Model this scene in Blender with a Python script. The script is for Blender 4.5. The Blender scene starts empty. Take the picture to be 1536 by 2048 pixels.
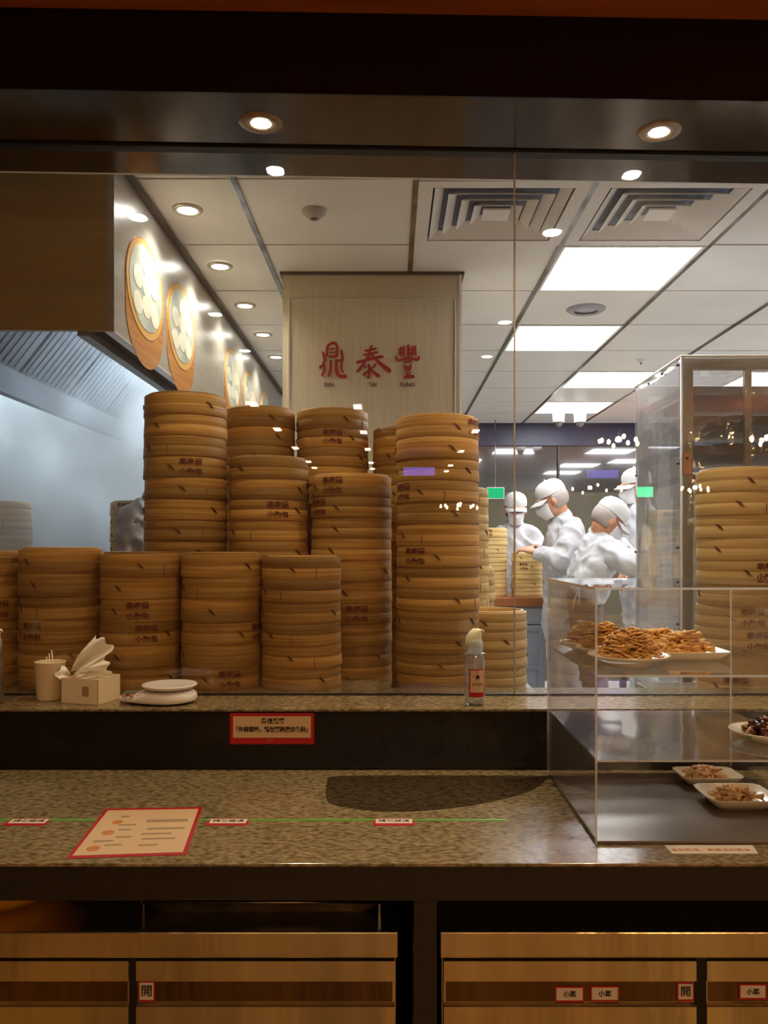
import bpy, bmesh, math, random
from mathutils import Vector, Matrix, Euler, noise
random.seed(7)
R = math.radians
sc = bpy.context.scene
COL = sc.collection
E = 1.35                      # eye height of the photographer
F = 1650.0                    # focal length in pixels of the 1536x2048 frame


def V(px, py, D):
    """world point seen at a pixel of the photograph, D metres beyond the camera"""
    return Vector(((px - 782) / F * D, D, E + (1095 - py) / F * D))


# ---------------------------------------------------------------- camera
cam = bpy.data.cameras.new('camera')
camo = bpy.data.objects.new('camera', cam)
COL.objects.link(camo)
camo.location = (0, 0, E)
camo.rotation_euler = (R(90), 0, 0)
cam.sensor_fit = 'VERTICAL'
cam.sensor_height = 24
cam.lens = F / 2048 * 24
cam.shift_x = -14 / 2048
cam.shift_y = 71 / 2048
cam.clip_start = 0.02
sc.camera = camo
# ---------------------------------------------------------------- world, exposure
w = bpy.data.worlds.new('world')
sc.world = w
w.use_nodes = True
w.node_tree.nodes['Background'].inputs[0].default_value = (1, .62, .35, 1)
w.node_tree.nodes['Background'].inputs[1].default_value = .02
sc.view_settings.view_transform = 'Standard'
sc.view_settings.look = 'None'
sc.view_settings.gamma = 1
sc.view_settings.use_curve_mapping = False
sc.view_settings.exposure = 1.0
sc.cycles.use_denoising = True
sc.cycles.max_bounces = 14
sc.cycles.diffuse_bounces = 4
sc.cycles.glossy_bounces = 6
sc.cycles.transparent_max_bounces = 32
sc.cycles.transmission_bounces = 6
sc.cycles.volume_bounces = 1
sc.cycles.sample_clamp_indirect = 6
sc.cycles.volume_step_rate = 3

PANEL = 12.5        # radiance of the kitchen ceiling panels
KITCHEN = (.93, .95, 1.0)
WARM = (1, .71, .40)
SPOT_W = 8        # kitchen downlights by the hood wall
DINE_W = 5.2        # dining side downlights
SOFFIT_W = 7.0


# ---------------------------------------------------------------- helpers
def lin(c):
    return tuple((x / 255 / 12.92 if x / 255 <= .04045 else ((x / 255 + .055) / 1.055) ** 2.4) for x in c)


def new_mat(name):
    m = bpy.data.materials.new(name)
    m.use_nodes = True
    nt = m.node_tree
    nt.nodes.clear()
    out = nt.nodes.new('ShaderNodeOutputMaterial')
    return m, nt, out


def N(nt, kind, **kw):
    n = nt.nodes.new(kind)
    for k, v in kw.items():
        setattr(n, k, v)
    return n


def pbr(name, col, rough=.5, metal=0, col2=None, scale=8, stretch=(1, 1, 1), bump=0, bscale=None, spec=.5,
        emit=None, estr=0, detail=4, ramp=(.35, .65), rvar=0, coat=0, per_object=0, trans=0, aniso=0, sub=0, bstretch=None):
    m, nt, out = new_mat(name)
    b = N(nt, 'ShaderNodeBsdfPrincipled')
    nt.links.new(b.outputs[0], out.inputs[0])
    c = lin(col)
    b.inputs['Base Color'].default_value = (*c, 1)
    b.inputs['Roughness'].default_value = rough
    b.inputs['Metallic'].default_value = metal
    b.inputs['Specular IOR Level'].default_value = spec
    b.inputs['Coat Weight'].default_value = coat
    b.inputs['Coat Roughness'].default_value = .1
    b.inputs['Transmission Weight'].default_value = trans
    b.inputs['Anisotropic'].default_value = aniso
    if sub:
        b.inputs['Subsurface Weight'].default_value = sub
        b.inputs['Subsurface Scale'].default_value = .01
    if emit:
        b.inputs['Emission Color'].default_value = (*emit, 1)
        b.inputs['Emission Strength'].default_value = estr
    tc = N(nt, 'ShaderNodeTexCoord')
    oi = N(nt, 'ShaderNodeObjectInfo')
    add = N(nt, 'ShaderNodeVectorMath', operation='ADD')
    mul = N(nt, 'ShaderNodeMath', operation='MULTIPLY')
    nt.links.new(oi.outputs['Random'], mul.inputs[0])
    mul.inputs[1].default_value = 13 if per_object else 0
    nt.links.new(tc.outputs['Object'], add.inputs[0])
    nt.links.new(mul.outputs[0], add.inputs[1])
    if col2:
        mp = N(nt, 'ShaderNodeMapping')
        mp.inputs['Scale'].default_value = stretch
        nt.links.new(add.outputs[0], mp.inputs[0])
        nz = N(nt, 'ShaderNodeTexNoise')
        nz.inputs['Scale'].default_value = scale
        nz.inputs['Detail'].default_value = detail
        nt.links.new(mp.outputs[0], nz.inputs[0])
        rp = N(nt, 'ShaderNodeValToRGB')
        rp.color_ramp.elements[0].position = ramp[0]
        rp.color_ramp.elements[1].position = ramp[1]
        rp.color_ramp.elements[0].color = (*c, 1)
        rp.color_ramp.elements[1].color = (*lin(col2), 1)
        nt.links.new(nz.outputs[0], rp.inputs[0])
        src = rp.outputs[0]
        if per_object:
            mr = N(nt, 'ShaderNodeMapRange')
            mr.inputs[3].default_value = 1 - per_object
            mr.inputs[4].default_value = 1 + per_object * .45
            nt.links.new(oi.outputs['Random'], mr.inputs[0])
            vm = N(nt, 'ShaderNodeVectorMath', operation='SCALE')
            nt.links.new(src, vm.inputs[0])
            nt.links.new(mr.outputs[0], vm.inputs['Scale'])
            src = vm.outputs[0]
        nt.links.new(src, b.inputs['Base Color'])
        if rvar:
            mr2 = N(nt, 'ShaderNodeMapRange')
            mr2.inputs[3].default_value = max(0, rough - rvar)
            mr2.inputs[4].default_value = rough + rvar
            nt.links.new(nz.outputs[0], mr2.inputs[0])
            nt.links.new(mr2.outputs[0], b.inputs['Roughness'])
    if bump:
        mp2 = N(nt, 'ShaderNodeMapping')
        mp2.inputs['Scale'].default_value = bstretch or stretch
        nt.links.new(add.outputs[0], mp2.inputs[0])
        nz2 = N(nt, 'ShaderNodeTexNoise')
        nz2.inputs['Scale'].default_value = bscale or scale
        nz2.inputs['Detail'].default_value = 3
        nt.links.new(mp2.outputs[0], nz2.inputs[0])
        bp = N(nt, 'ShaderNodeBump')
        bp.inputs['Strength'].default_value = min(1, bump)
        bp.inputs['Distance'].default_value = .01
        nt.links.new(nz2.outputs[0], bp.inputs['Height'])
        nt.links.new(bp.outputs[0], b.inputs['Normal'])
    return m


def clear_sheet(name, tint=(1, 1, 1), refl=1.0, haze=0.0, haze_col=(1, 1, 1), rough=0.0, bump=0, bscale=6, f0=.045):
    """thin clear sheet: straight transmission, Schlick reflection and an optional diffuse haze"""
    m, nt, out = new_mat(name)
    tr = N(nt, 'ShaderNodeBsdfTransparent')
    tr.inputs[0].default_value = (*tint, 1)
    gl = N(nt, 'ShaderNodeBsdfGlossy')
    gl.inputs['Roughness'].default_value = rough
    lw = N(nt, 'ShaderNodeLayerWeight')
    lw.inputs[0].default_value = .5
    pw = N(nt, 'ShaderNodeMath', operation='POWER')
    pw.inputs[1].default_value = 5
    nt.links.new(lw.outputs['Facing'], pw.inputs[0])
    ma = N(nt, 'ShaderNodeMath', operation='MULTIPLY_ADD')
    ma.inputs[1].default_value = (1 - f0) * refl
    ma.inputs[2].default_value = f0 * refl
    nt.links.new(pw.outputs[0], ma.inputs[0])
    mx = N(nt, 'ShaderNodeMixShader')
    nt.links.new(ma.outputs[0], mx.inputs[0])
    nt.links.new(gl.outputs[0], mx.inputs[2])
    if haze:
        df = N(nt, 'ShaderNodeBsdfDiffuse')
        df.inputs[0].default_value = (*haze_col, 1)
        tl = N(nt, 'ShaderNodeBsdfTranslucent')
        tl.inputs[0].default_value = (*haze_col, 1)
        m2 = N(nt, 'ShaderNodeMixShader')
        m2.inputs[0].default_value = .5
        nt.links.new(df.outputs[0], m2.inputs[1])
        nt.links.new(tl.outputs[0], m2.inputs[2])
        m1 = N(nt, 'ShaderNodeMixShader')
        m1.inputs[0].default_value = haze
        nt.links.new(tr.outputs[0], m1.inputs[1])
        nt.links.new(m2.outputs[0], m1.inputs[2])
        nt.links.new(m1.outputs[0], mx.inputs[1])
    else:
        nt.links.new(tr.outputs[0], mx.inputs[1])
    if bump:
        tc = N(nt, 'ShaderNodeTexCoord')
        nz = N(nt, 'ShaderNodeTexNoise')
        nz.inputs['Scale'].default_value = bscale
        nt.links.new(tc.outputs['Object'], nz.inputs[0])
        bp = N(nt, 'ShaderNodeBump')
        bp.inputs['Strength'].default_value = bump
        bp.inputs['Distance'].default_value = .02
        nt.links.new(nz.outputs[0], bp.inputs['Height'])
        nt.links.new(bp.outputs[0], gl.inputs['Normal'])
    nt.links.new(mx.outputs[0], out.inputs[0])
    return m


def emis(name, col, s):
    m, nt, out = new_mat(name)
    e = N(nt, 'ShaderNodeEmission')
    e.inputs[0].default_value = (*col, 1)
    e.inputs[1].default_value = s
    nt.links.new(e.outputs[0], out.inputs[0])
    return m


class MB:
    """collects shapes; build() links them as one mesh object"""

    def __init__(s):
        s.bm = bmesh.new()
        s.mi = 0

    def _f(s, fs):
        for f in fs:
            f.material_index = s.mi
        return s

    def box(s, x0, x1, y0, y1, z0, z1):
        v = [s.bm.verts.new(p) for p in ((x0, y0, z0), (x1, y0, z0), (x1, y1, z0), (x0, y1, z0),
                                         (x0, y0, z1), (x1, y0, z1), (x1, y1, z1), (x0, y1, z1))]
        return s._f([s.bm.faces.new([v[i] for i in q]) for q in
                     ((3, 2, 1, 0), (4, 5, 6, 7), (0, 1, 5, 4), (1, 2, 6, 5), (2, 3, 7, 6), (3, 0, 4, 7))])

    def hexa(s, pts):
        v = [s.bm.verts.new(p) for p in pts]
        return s._f([s.bm.faces.new([v[i] for i in q]) for q in
                     ((3, 2, 1, 0), (4, 5, 6, 7), (0, 1, 5, 4), (1, 2, 6, 5), (2, 3, 7, 6), (3, 0, 4, 7))])

    def prism(s, pts, axis, a, b):
        """2D polygon extruded along an axis between a and b"""
        def P(p, t):
            return {'x': (t, p[0], p[1]), 'y': (p[0], t, p[1]), 'z': (p[0], p[1], t)}[axis]
        lo = [s.bm.verts.new(P(p, a)) for p in pts]
        hi = [s.bm.verts.new(P(p, b)) for p in pts]
        n = len(pts)
        fs = [s.bm.faces.new(lo[::-1]), s.bm.faces.new(hi)]
        for i in range(n):
            fs.append(s.bm.faces.new((lo[i], lo[(i + 1) % n], hi[(i + 1) % n], hi[i])))
        return s._f(fs)

    def lathe(s, prof, c=(0, 0, 0), seg=32, closed=False, sx=1, sy=1, a0=0, a1=2 * math.pi, M=None):
        full = abs(a1 - a0 - 2 * math.pi) < 1e-6
        n = seg if full else seg + 1
        rings = []
        for r, z in prof:
            if r < 1e-6:
                p = Vector((c[0], c[1], c[2] + z))
                rings.append([s.bm.verts.new(M @ p if M else p)] * n)
                continue
            ring = []
            for k in range(n):
                a = a0 + (a1 - a0) * k / seg
                p = Vector((c[0] + r * math.cos(a) * sx, c[1] + r * math.sin(a) * sy, c[2] + z))
                ring.append(s.bm.verts.new(M @ p if M else p))
            rings.append(ring)
        if closed:
            rings.append(rings[0])
        fs = []
        for i in range(len(rings) - 1):
            for k in range(seg):
                k2 = (k + 1) % n
                q = []
                for v in (rings[i][k], rings[i][k2], rings[i + 1][k2], rings[i + 1][k]):
                    if v not in q:
                        q.append(v)
                if len(q) > 2:
                    try:
                        f = s.bm.faces.new(q)
                        f.smooth = True
                        fs.append(f)
                    except ValueError:
                        pass
        return s._f(fs)

    def tube(s, pts, r, sides=6, r2=None):
        pts = [Vector(p) for p in pts]
        rings = []
        up = Vector((0, 0, 1))
        for i, p in enumerate(pts):
            d = (pts[min(i + 1, len(pts) - 1)] - pts[max(i - 1, 0)])
            d = d.normalized() if d.length > 1e-9 else Vector((0, 0, 1))
            u = d.cross(up)
            if u.length < .1:
                u = d.cross(Vector((1, 0, 0)))
            u.normalize()
            v = d.cross(u)
            t = i / max(1, len(pts) - 1)
            rr = r if r2 is None else r + (r2 - r) * t
            rings.append([s.bm.verts.new(p + (u * math.cos(2 * math.pi * k / sides) + v * math.sin(2 * math.pi * k / sides)) * rr)
                          for k in range(sides)])
        fs = []
        for i in range(len(rings) - 1):
            for k in range(sides):
                f = s.bm.faces.new((rings[i][k], rings[i][(k + 1) % sides], rings[i + 1][(k + 1) % sides], rings[i + 1][k]))
                f.smooth = True
                fs.append(f)
        fs.append(s.bm.faces.new(rings[0][::-1]))
        fs.append(s.bm.faces.new(rings[-1]))
        return s._f(fs)

    def ball(s, c, rx, ry=None, rz=None, M=None, sub=2):
        ry = rx if ry is None else ry
        rz = rx if rz is None else rz
        mat = Matrix.Translation(c) @ Matrix.Diagonal((rx, ry, rz, 1))
        if M:
            mat = M @ mat
        r = bmesh.ops.create_icosphere(s.bm, subdivisions=sub, radius=1, matrix=mat)
        for v in r['verts']:
            for f in v.link_faces:
                f.smooth = True
                f.material_index = s.mi
        return s

    def capsule(s, a, b, ra, rb=None, sub=2):
        rb = ra if rb is None else rb
        a = Vector(a)
        b = Vector(b)
        s.ball(a, ra, sub=sub)
        s.ball(b, rb, sub=sub)
        if (b - a).length > 1e-4:
            s.tube([a, b], ra, 14, rb)
        return s

    def quadgrid(s, fn, nu, nv):
        vs = [[s.bm.verts.new(fn(i / nu, j / nv)) for j in range(nv + 1)] for i in range(nu + 1)]
        fs = []
        for i in range(nu):
            for j in range(nv):
                f = s.bm.faces.new((vs[i][j], vs[i + 1][j], vs[i + 1][j + 1], vs[i][j + 1]))
                f.smooth = True
                fs.append(f)
        return s._f(fs)

    def mesh(s, name, mats, fix=True):
        if fix:
            bmesh.ops.recalc_face_normals(s.bm, faces=s.bm.faces)
        me = bpy.data.meshes.new(name)
        s.bm.to_mesh(me)
        s.bm.free()
        for m in (mats if isinstance(mats, (list, tuple)) else [mats]):
            me.materials.append(m)
        return me

    def build(s, name, mats, parent=None, rel=True, bevel=0, solid=0, fix=True, kind=None):
        me = s.mesh(name, mats, fix)
        o = bpy.data.objects.new(name, me)
        COL.objects.link(o)
        if parent:
            if rel:
                off = Vector((0, 0, 0))
                p = parent
                while p:
                    off += Vector(p.location)
                    p = p.parent
                me.transform(Matrix.Translation(-off))
            o.parent = parent
        if solid:
            md = o.modifiers.new('solid', 'SOLIDIFY')
            md.thickness = solid
        if bevel:
            md = o.modifiers.new('bevel', 'BEVEL')
            md.width = bevel
            md.segments = 2
            md.limit_method = 'ANGLE'
        if kind:
            o['kind'] = kind
        return o


def tag(o, label, cat=None, group=None, kind=None):
    o['label'] = label
    if cat:
        o['category'] = cat
    if group:
        o['group'] = group
    if kind:
        o['kind'] = kind
    return o


def thing(name, label, cat, loc=(0, 0, 0), group=None, kind=None):
    o = bpy.data.objects.new(name, None)
    o.empty_display_size = .05
    COL.objects.link(o)
    o.location = loc
    return tag(o, label, cat, group, kind)


def copy_tree(o, parent=None):
    c = o.copy()
    COL.objects.link(c)
    if parent:
        c.parent = parent
    for ch in list(o.children):
        copy_tree(ch, c)
    return c


def spot(name, loc, power, col, angle=110, blend=.6, size=.03, parent=None, aim=(0, 0, -1)):
    l = bpy.data.lights.new(name, 'SPOT')
    l.energy = power
    l.color = col
    l.spot_size = R(angle)
    l.spot_blend = blend
    l.shadow_soft_size = size
    o = bpy.data.objects.new(name, l)
    COL.objects.link(o)
    o.rotation_euler = Vector(aim).to_track_quat('-Z', 'Y').to_euler()
    o.location = Vector(loc) - (parent.location if parent else Vector((0, 0, 0)))
    if parent:
        o.parent = parent
    return o


def area(name, loc, sx, sy, power, col, parent=None, aim=(0, 0, -1), spread=180):
    l = bpy.data.lights.new(name, 'AREA')
    l.shape = 'RECTANGLE'
    l.size = sx
    l.size_y = sy
    l.spread = R(spread)
    l.energy = power
    l.color = col
    o = bpy.data.objects.new(name, l)
    COL.objects.link(o)
    o.rotation_euler = Vector(aim).to_track_quat('-Z', 'Y').to_euler()
    o.location = Vector(loc) - (parent.location if parent else Vector((0, 0, 0)))
    if parent:
        o.parent = parent
    return o


def text_data(s, size, depth=.0006, bold=0.0, res=2):
    """list of verts and faces of a line of lettering, centred, in the XZ plane facing -Y"""
    c = bpy.data.curves.new('lettering', 'FONT')
    c.body = s
    c.size = size
    c.extrude = depth
    c.offset = bold
    c.resolution_u = res
    c.align_x = 'CENTER'
    c.align_y = 'CENTER'
    o = bpy.data.objects.new('lettering', c)
    COL.objects.link(o)
    bpy.context.view_layer.update()
    me = bpy.data.meshes.new_from_object(o.evaluated_get(bpy.context.evaluated_depsgraph_get()))
    bpy.data.objects.remove(o)
    me.transform(Matrix.Rotation(R(90), 4, 'X'))
    return me


def lettering(name, s, size, loc, mat, parent=None, rot=None, bend=None, bold=0.0, depth=.0006, sx=1.0, res=2):
    me = text_data(s, size, depth, bold, res)
    if sx != 1:
        me.transform(Matrix.Diagonal((sx, 1, 1, 1)))
    if bend:
        for v in me.vertices:
            a = v.co.x / bend - math.pi / 2
            r = bend - v.co.y
            v.co = Vector((r * math.cos(a), r * math.sin(a), v.co.z))
    if rot:
        me.transform(rot.to_matrix().to_4x4())
    me.materials.clear()
    me.materials.append(mat)
    o = bpy.data.objects.new(name, me)
    COL.objects.link(o)
    off = Vector((0, 0, 0))
    p = parent
    while p:
        off += Vector(p.location)
        p = p.parent
    o.location = Vector(loc) - off
    if parent:
        o.parent = parent
    return o


# ---------------------------------------------------------------- materials
m_tile = pbr('ceiling_tile_paint', (232, 229, 222), .45, col2=(226, 223, 216), scale=3, spec=.4)
m_grid = pbr('grid_metal', (190, 188, 184), .25, 1, col2=(120, 115, 108), scale=6)
m_gap = pbr('grid_shadow_gap', (70, 66, 62), .7)
m_wallsteel = pbr('hood_cladding_steel', (184, 178, 166), .3, .4, col2=(172, 166, 154), scale=5, stretch=(1, 1, 8), bump=.08, bscale=3)
m_hoodsteel = pbr('hood_front_steel', (172, 148, 98), .42, .1, col2=(160, 138, 90), scale=3, stretch=(1, 1, 6))
m_steel = pbr('brushed_steel', (176, 168, 154), .24, 1, col2=(150, 142, 128), scale=30, stretch=(1, 1, .1), bump=.06, bscale=5)
m_inner = pbr('hood_inner_steel', (150, 158, 166), .4, .3, col2=(130, 138, 146), scale=4)
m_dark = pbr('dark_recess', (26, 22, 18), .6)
m_trimdark = pbr('dark_trim', (70, 62, 54), .4)
m_soffit = pbr('soffit_polished_dark_metal', (98, 82, 62), .16, .9, col2=(90, 74, 56), scale=5, bump=.05, bscale=1.2, stretch=(4, .3, 1))
m_fascia = pbr('fascia_gloss_dark', (17, 10, 6), .12, 0, col2=(15, 9, 5), scale=3, spec=.35, bump=.03, bscale=2, stretch=(3, 1, .4))
m_dceil = pbr('dining_ceiling_wood', (190, 104, 40), .5, col2=(160, 80, 30), scale=3, stretch=(.4, 5, 1))
m_dwall = pbr('dining_wall_brown', (120, 84, 56), .6, col2=(104, 72, 46), scale=2)
m_dfloor = pbr('dining_floor_planks', (222, 176, 104), .3, col2=(112, 78, 42), scale=2.2, stretch=(5, .25, 1), ramp=(.42, .6))
m_kfloor = pbr('kitchen_floor_tile', (214, 210, 204), .35, col2=(204, 200, 194), scale=5)
m_kwall = pbr('kitchen_wall_paint', (214, 216, 216), .5, col2=(204, 207, 208), scale=3)
m_farwall = pbr('far_wall_olive', (92, 84, 62), .6, col2=(80, 72, 54), scale=2)
m_navy = pbr('navy_header', (44, 58, 92), .35, col2=(34, 46, 78), scale=2)
m_col = pbr('column_tile_beige', (196, 184, 158), .4, col2=(186, 173, 146), scale=8, stretch=(14, 1, .6))
m_colbright = pbr('column_corner_metal', (225, 222, 214), .3, .5)
m_red = pbr('sign_red_paint', (158, 22, 26), .5, col2=(138, 16, 22), scale=20)
m_brown_ink = pbr('sign_brown_ink', (110, 60, 50), .6)
m_bamboo = pbr('bamboo_hoop', (168, 120, 54), .55, col2=(212, 164, 86), scale=5, stretch=(.8, .8, 26), bump=.12, bscale=8,
               per_object=.42, ramp=(.3, .7), spec=.3)
m_bamboo_pale = pbr('bamboo_pale', (202, 164, 98), .5, col2=(226, 192, 130), scale=5, stretch=(.8, .8, 26), bump=.1, bscale=8,
                    per_object=.14, ramp=(.3, .7), spec=.35)
m_stitch = pbr('stitch_dark_cane', (100, 60, 26), .6)
m_seam = pbr('hoop_seam_shadow', (128, 84, 36), .6)
m_stamp = pbr('stamp_ink', (112, 48, 26), .7)
m_granite = pbr('granite', (80, 70, 46), .16, 0, col2=(176, 154, 112), scale=125, ramp=(.3, .7), detail=6, spec=.5, stretch=(.6, 1.2, 1), bump=.03, bscale=4, bstretch=(1, 1, 1))
m_black = pbr('black_granite_polished', (24, 20, 16), .22, col2=(30, 25, 20), scale=20, spec=.3)
m_apron = pbr('counter_edge_dark', (42, 34, 24), .35, col2=(34, 27, 19), scale=30)
m_fridge = pbr('fridge_steel', (206, 190, 146), .2, .9, col2=(192, 176, 132), scale=20, stretch=(1, 1, .1), bump=.35, bscale=2, bstretch=(6, 1, .7))
m_rubber = pbr('black_rubber', (14, 12, 11), .5)
m_white = pbr('white_plastic', (250, 242, 232), .35, coat=.2)
m_cream = pbr('cream_card', (246, 224, 182), .6)
m_paper = pbr('paper_tissue', (253, 246, 226), .8)
m_signred = pbr('label_red', (190, 14, 20), .4)
m_signcream = pbr('label_cream', (226, 190, 142), .5)
m_labelwhite = pbr('label_white', (236, 222, 196), .5)
m_ink = pbr('label_ink', (60, 40, 24), .6)
m_grayink = pbr('pale_ink', (170, 140, 100), .6)
m_orange = pbr('orange_print', (210, 130, 60), .6)
m_green = pbr('green_tape', (96, 176, 40), .45)
m_plate = pbr('porcelain', (252, 242, 214), .2, coat=.5)
m_glass = clear_sheet('window_glass', (.985, .99, .985), 1.0, haze=.004, haze_col=(1, .9, .75))
m_acr = clear_sheet('clear_acrylic', (.98, .975, .965), 1.1, haze=.02, haze_col=(1, .97, .92), bump=.05, bscale=3)
m_acrshelf = clear_sheet('acrylic_shelf', (.96, .955, .94), 1.5, haze=.06, haze_col=(1, .97, .94), rough=.06, bump=.1, bscale=4)
m_acredge = clear_sheet('acrylic_edge', (.9, .88, .84), 2.5, haze=.6, haze_col=(1, .97, .9), rough=.15)
m_film = clear_sheet('plastic_cover', (.95, .95, .95), 1.4, haze=.25, haze_col=(1, .99, .98), rough=.12, bump=.5, bscale=5)
m_film_front = clear_sheet('plastic_cover_front', (.96, .96, .95), 1.0, haze=.05, haze_col=(1, .98, .94), rough=.06, bump=.6, bscale=9)
m_bottle = clear_sheet('clear_bottle', (.95, .95, .94), 2.2, haze=.05, haze_col=(1, .98, .95), rough=.02)
m_farglass = pbr('far_dark_glass', (70, 66, 64), .03, 0, spec=1.0, coat=1.0)
m_coat = pbr('cook_cotton_white', (198, 196, 196), .75, col2=(188, 187, 190), scale=6, bump=.35, bscale=9)
m_cap = pbr('cap_cotton', (202, 200, 197), .7)
m_mask = pbr('mask_fabric', (226, 222, 224), .7)
m_net = pbr('hair_net', (168, 156, 148), .8)
m_hair = pbr('dark_hair', (34, 26, 22), .6)
m_skin = pbr('skin', (206, 150, 116), .5, col2=(198, 140, 106), scale=8, sub=.1)
m_trouser = pbr('trouser_grey', (204, 204, 210), .7, bump=.3, bscale=8)
m_trouserdark = pbr('trouser_taupe', (112, 98, 88), .7, bump=.3, bscale=8)
m_tablewood = pbr('table_wood', (158, 92, 48), .4, col2=(140, 78, 38), scale=4, stretch=(.4, 4, 4))
m_cabinet = pbr('cabinet_grey', (150, 158, 170), .35, .3, col2=(140, 148, 160), scale=3)
m_noodle1 = pbr('noodle_brown', (238, 186, 104), .4, col2=(212, 154, 76), scale=40, spec=.6, sub=.15)
m_noodle2 = pbr('noodle_yellow', (242, 196, 84), .4, col2=(216, 158, 58), scale=40, spec=.6, sub=.15)
m_noodle3 = pbr('kelp_amber', (216, 164, 84), .35, col2=(184, 130, 62), scale=40, spec=.6)
m_meat = pbr('meat_brown', (228, 184, 126), .45, col2=(204, 156, 98), scale=30, spec=.5)
m_glaze = pbr('glazed_meat', (96, 38, 18), .18, col2=(60, 20, 10), scale=20, spec=.8)
m_leaf = pbr('green_leaf', (130, 150, 50), .5)
m_tofu = pbr('tofu_stick', (246, 200, 120), .45, col2=(228, 170, 88), scale=30)
m_basin = pbr('orange_basin', (250, 178, 40), .35)
m_lens = emis('lamp_lens', (1, .96, .88), 22)
m_lens_cool = emis('lamp_lens_cool', (1, .98, .95), 20)
m_panel = emis('panel_diffuser', KITCHEN, PANEL)
m_exit = emis('exit_green', (.02, .6, .24), .5)
m_exit_far = emis('exit_green_mirrored', (.02, .9, .35), 7)
m_purple = emis('purple_screen', (.2, .14, .8), 3)
m_bulb = emis('chandelier_bulb', (1, .6, .25), 60)
m_mall = emis('mall_downlight', (1, .8, .5), 26)
m_ring = pbr('lamp_ring', (190, 180, 165), .3, .5)

# ================================================================ STRUCTURE
CH = 1.24                      # kitchen ceiling above the eye
CZ = E + CH
edges = [-.875, -.53, .085, .695, 1.305, 1.915, 2.525, 3.135, 3.745, 4.355]
rows = [2.168 + .606 * k for k in range(11)]       # 2.168 ... 8.228
XL, XR, YF = -.875, 4.36, 8.35

ceil = thing('ceiling', 'suspended kitchen ceiling of off-white metal tiles', 'ceiling', (0, 0, CZ), kind='structure')
b = MB()
b.box(XL - .01, XR, 2.2, YF, CZ + .03, CZ + .06)
b.build('backing_slab', m_gap, ceil)
lit = {(3, 2), (3, 4), (4, 6), (4, 8), (6, 6), (6, 3), (7, 4), (6, 1), (7, 7)}
vents = {(2, 1), (3, 1)}
tile_cache = {}
for i in range(len(edges) - 1):
    for k in range(len(rows) - 1):
        if (i, k) in lit or (i, k) in vents:
            continue
        x0, x1, y0, y1 = edges[i] + .008, edges[i + 1] - .008, rows[k] + .007, rows[k + 1] - .007
        if k == 0:
            y0 = 2.32
        wkey = (round(x1 - x0, 3), round(y1 - y0, 3))
        if wkey not in tile_cache:
            t = MB()
            hx, hy = (x1 - x0) / 2, (y1 - y0) / 2
            t.prism([(-hx, -hy), (hx, -hy), (hx, hy), (-hx, hy)], 'z', 0, .02)
            tile_cache[wkey] = t.mesh('tile', m_tile)
        o = bpy.data.objects.new('tile', tile_cache[wkey])
        COL.objects.link(o)
        o.parent = ceil
        o.location = ((x0 + x1) / 2, (y0 + y1) / 2, random.uniform(0, .0015))
for x in edges[1:-1]:
    b = MB()
    b.box(x - .011, x + .011, 2.32, YF - .02, CZ - .006, CZ + .012)
    b.build('grid_bar', m_grid, ceil, bevel=.002)

# kitchen ceiling light panels (back-lit diffusers)
plabel = {
    (3, 2): 'largest bright ceiling light panel, nearest behind the square vents',
    (3, 4): 'second bright ceiling light panel, beyond the round ceiling speaker',
    (4, 6): 'third bright ceiling light panel, just left of the covered rack top',
    (4, 8): 'smallest bright ceiling light panel, above the dome cameras',
    (6, 6): 'bright ceiling light panel seen through the covered rack',
    (6, 3): 'bright ceiling light panel beyond the right end of the ceiling in view',
    (7, 4): 'bright ceiling light panel hidden above the covered rack',
    (6, 1): 'bright ceiling light panel over the near right corner of the kitchen',
    (7, 7): 'bright ceiling light panel in the far right corner of the kitchen'}
for (i, k) in sorted(lit):
    x0, x1, y0, y1 = edges[i] + .012, edges[i + 1] - .012, rows[k] + .01, rows[k + 1] - .01
    t = thing('ceiling_light_panel', plabel[(i, k)], 'ceiling light', ((x0 + x1) / 2, (y0 + y1) / 2, CZ), 'recessed light panels of the kitchen ceiling')
    b = MB()
    b.box(x0, x1, y0, y0 + .012, CZ - .004, CZ + .02).box(x0, x1, y1 - .012, y1, CZ - .004, CZ + .02)
    b.box(x0, x0 + .012, y0 + .012, y1 - .012, CZ - .004, CZ + .02).box(x1 - .012, x1, y0 + .012, y1 - .012, CZ - .004, CZ + .02)
    b.build('frame', m_tile, t)
    b = MB()
    b.box(x0 + .012, x1 - .012, y0 + .012, y1 - .012, CZ + .002, CZ + .012)
    b.build('diffuser', m_panel, t)
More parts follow.
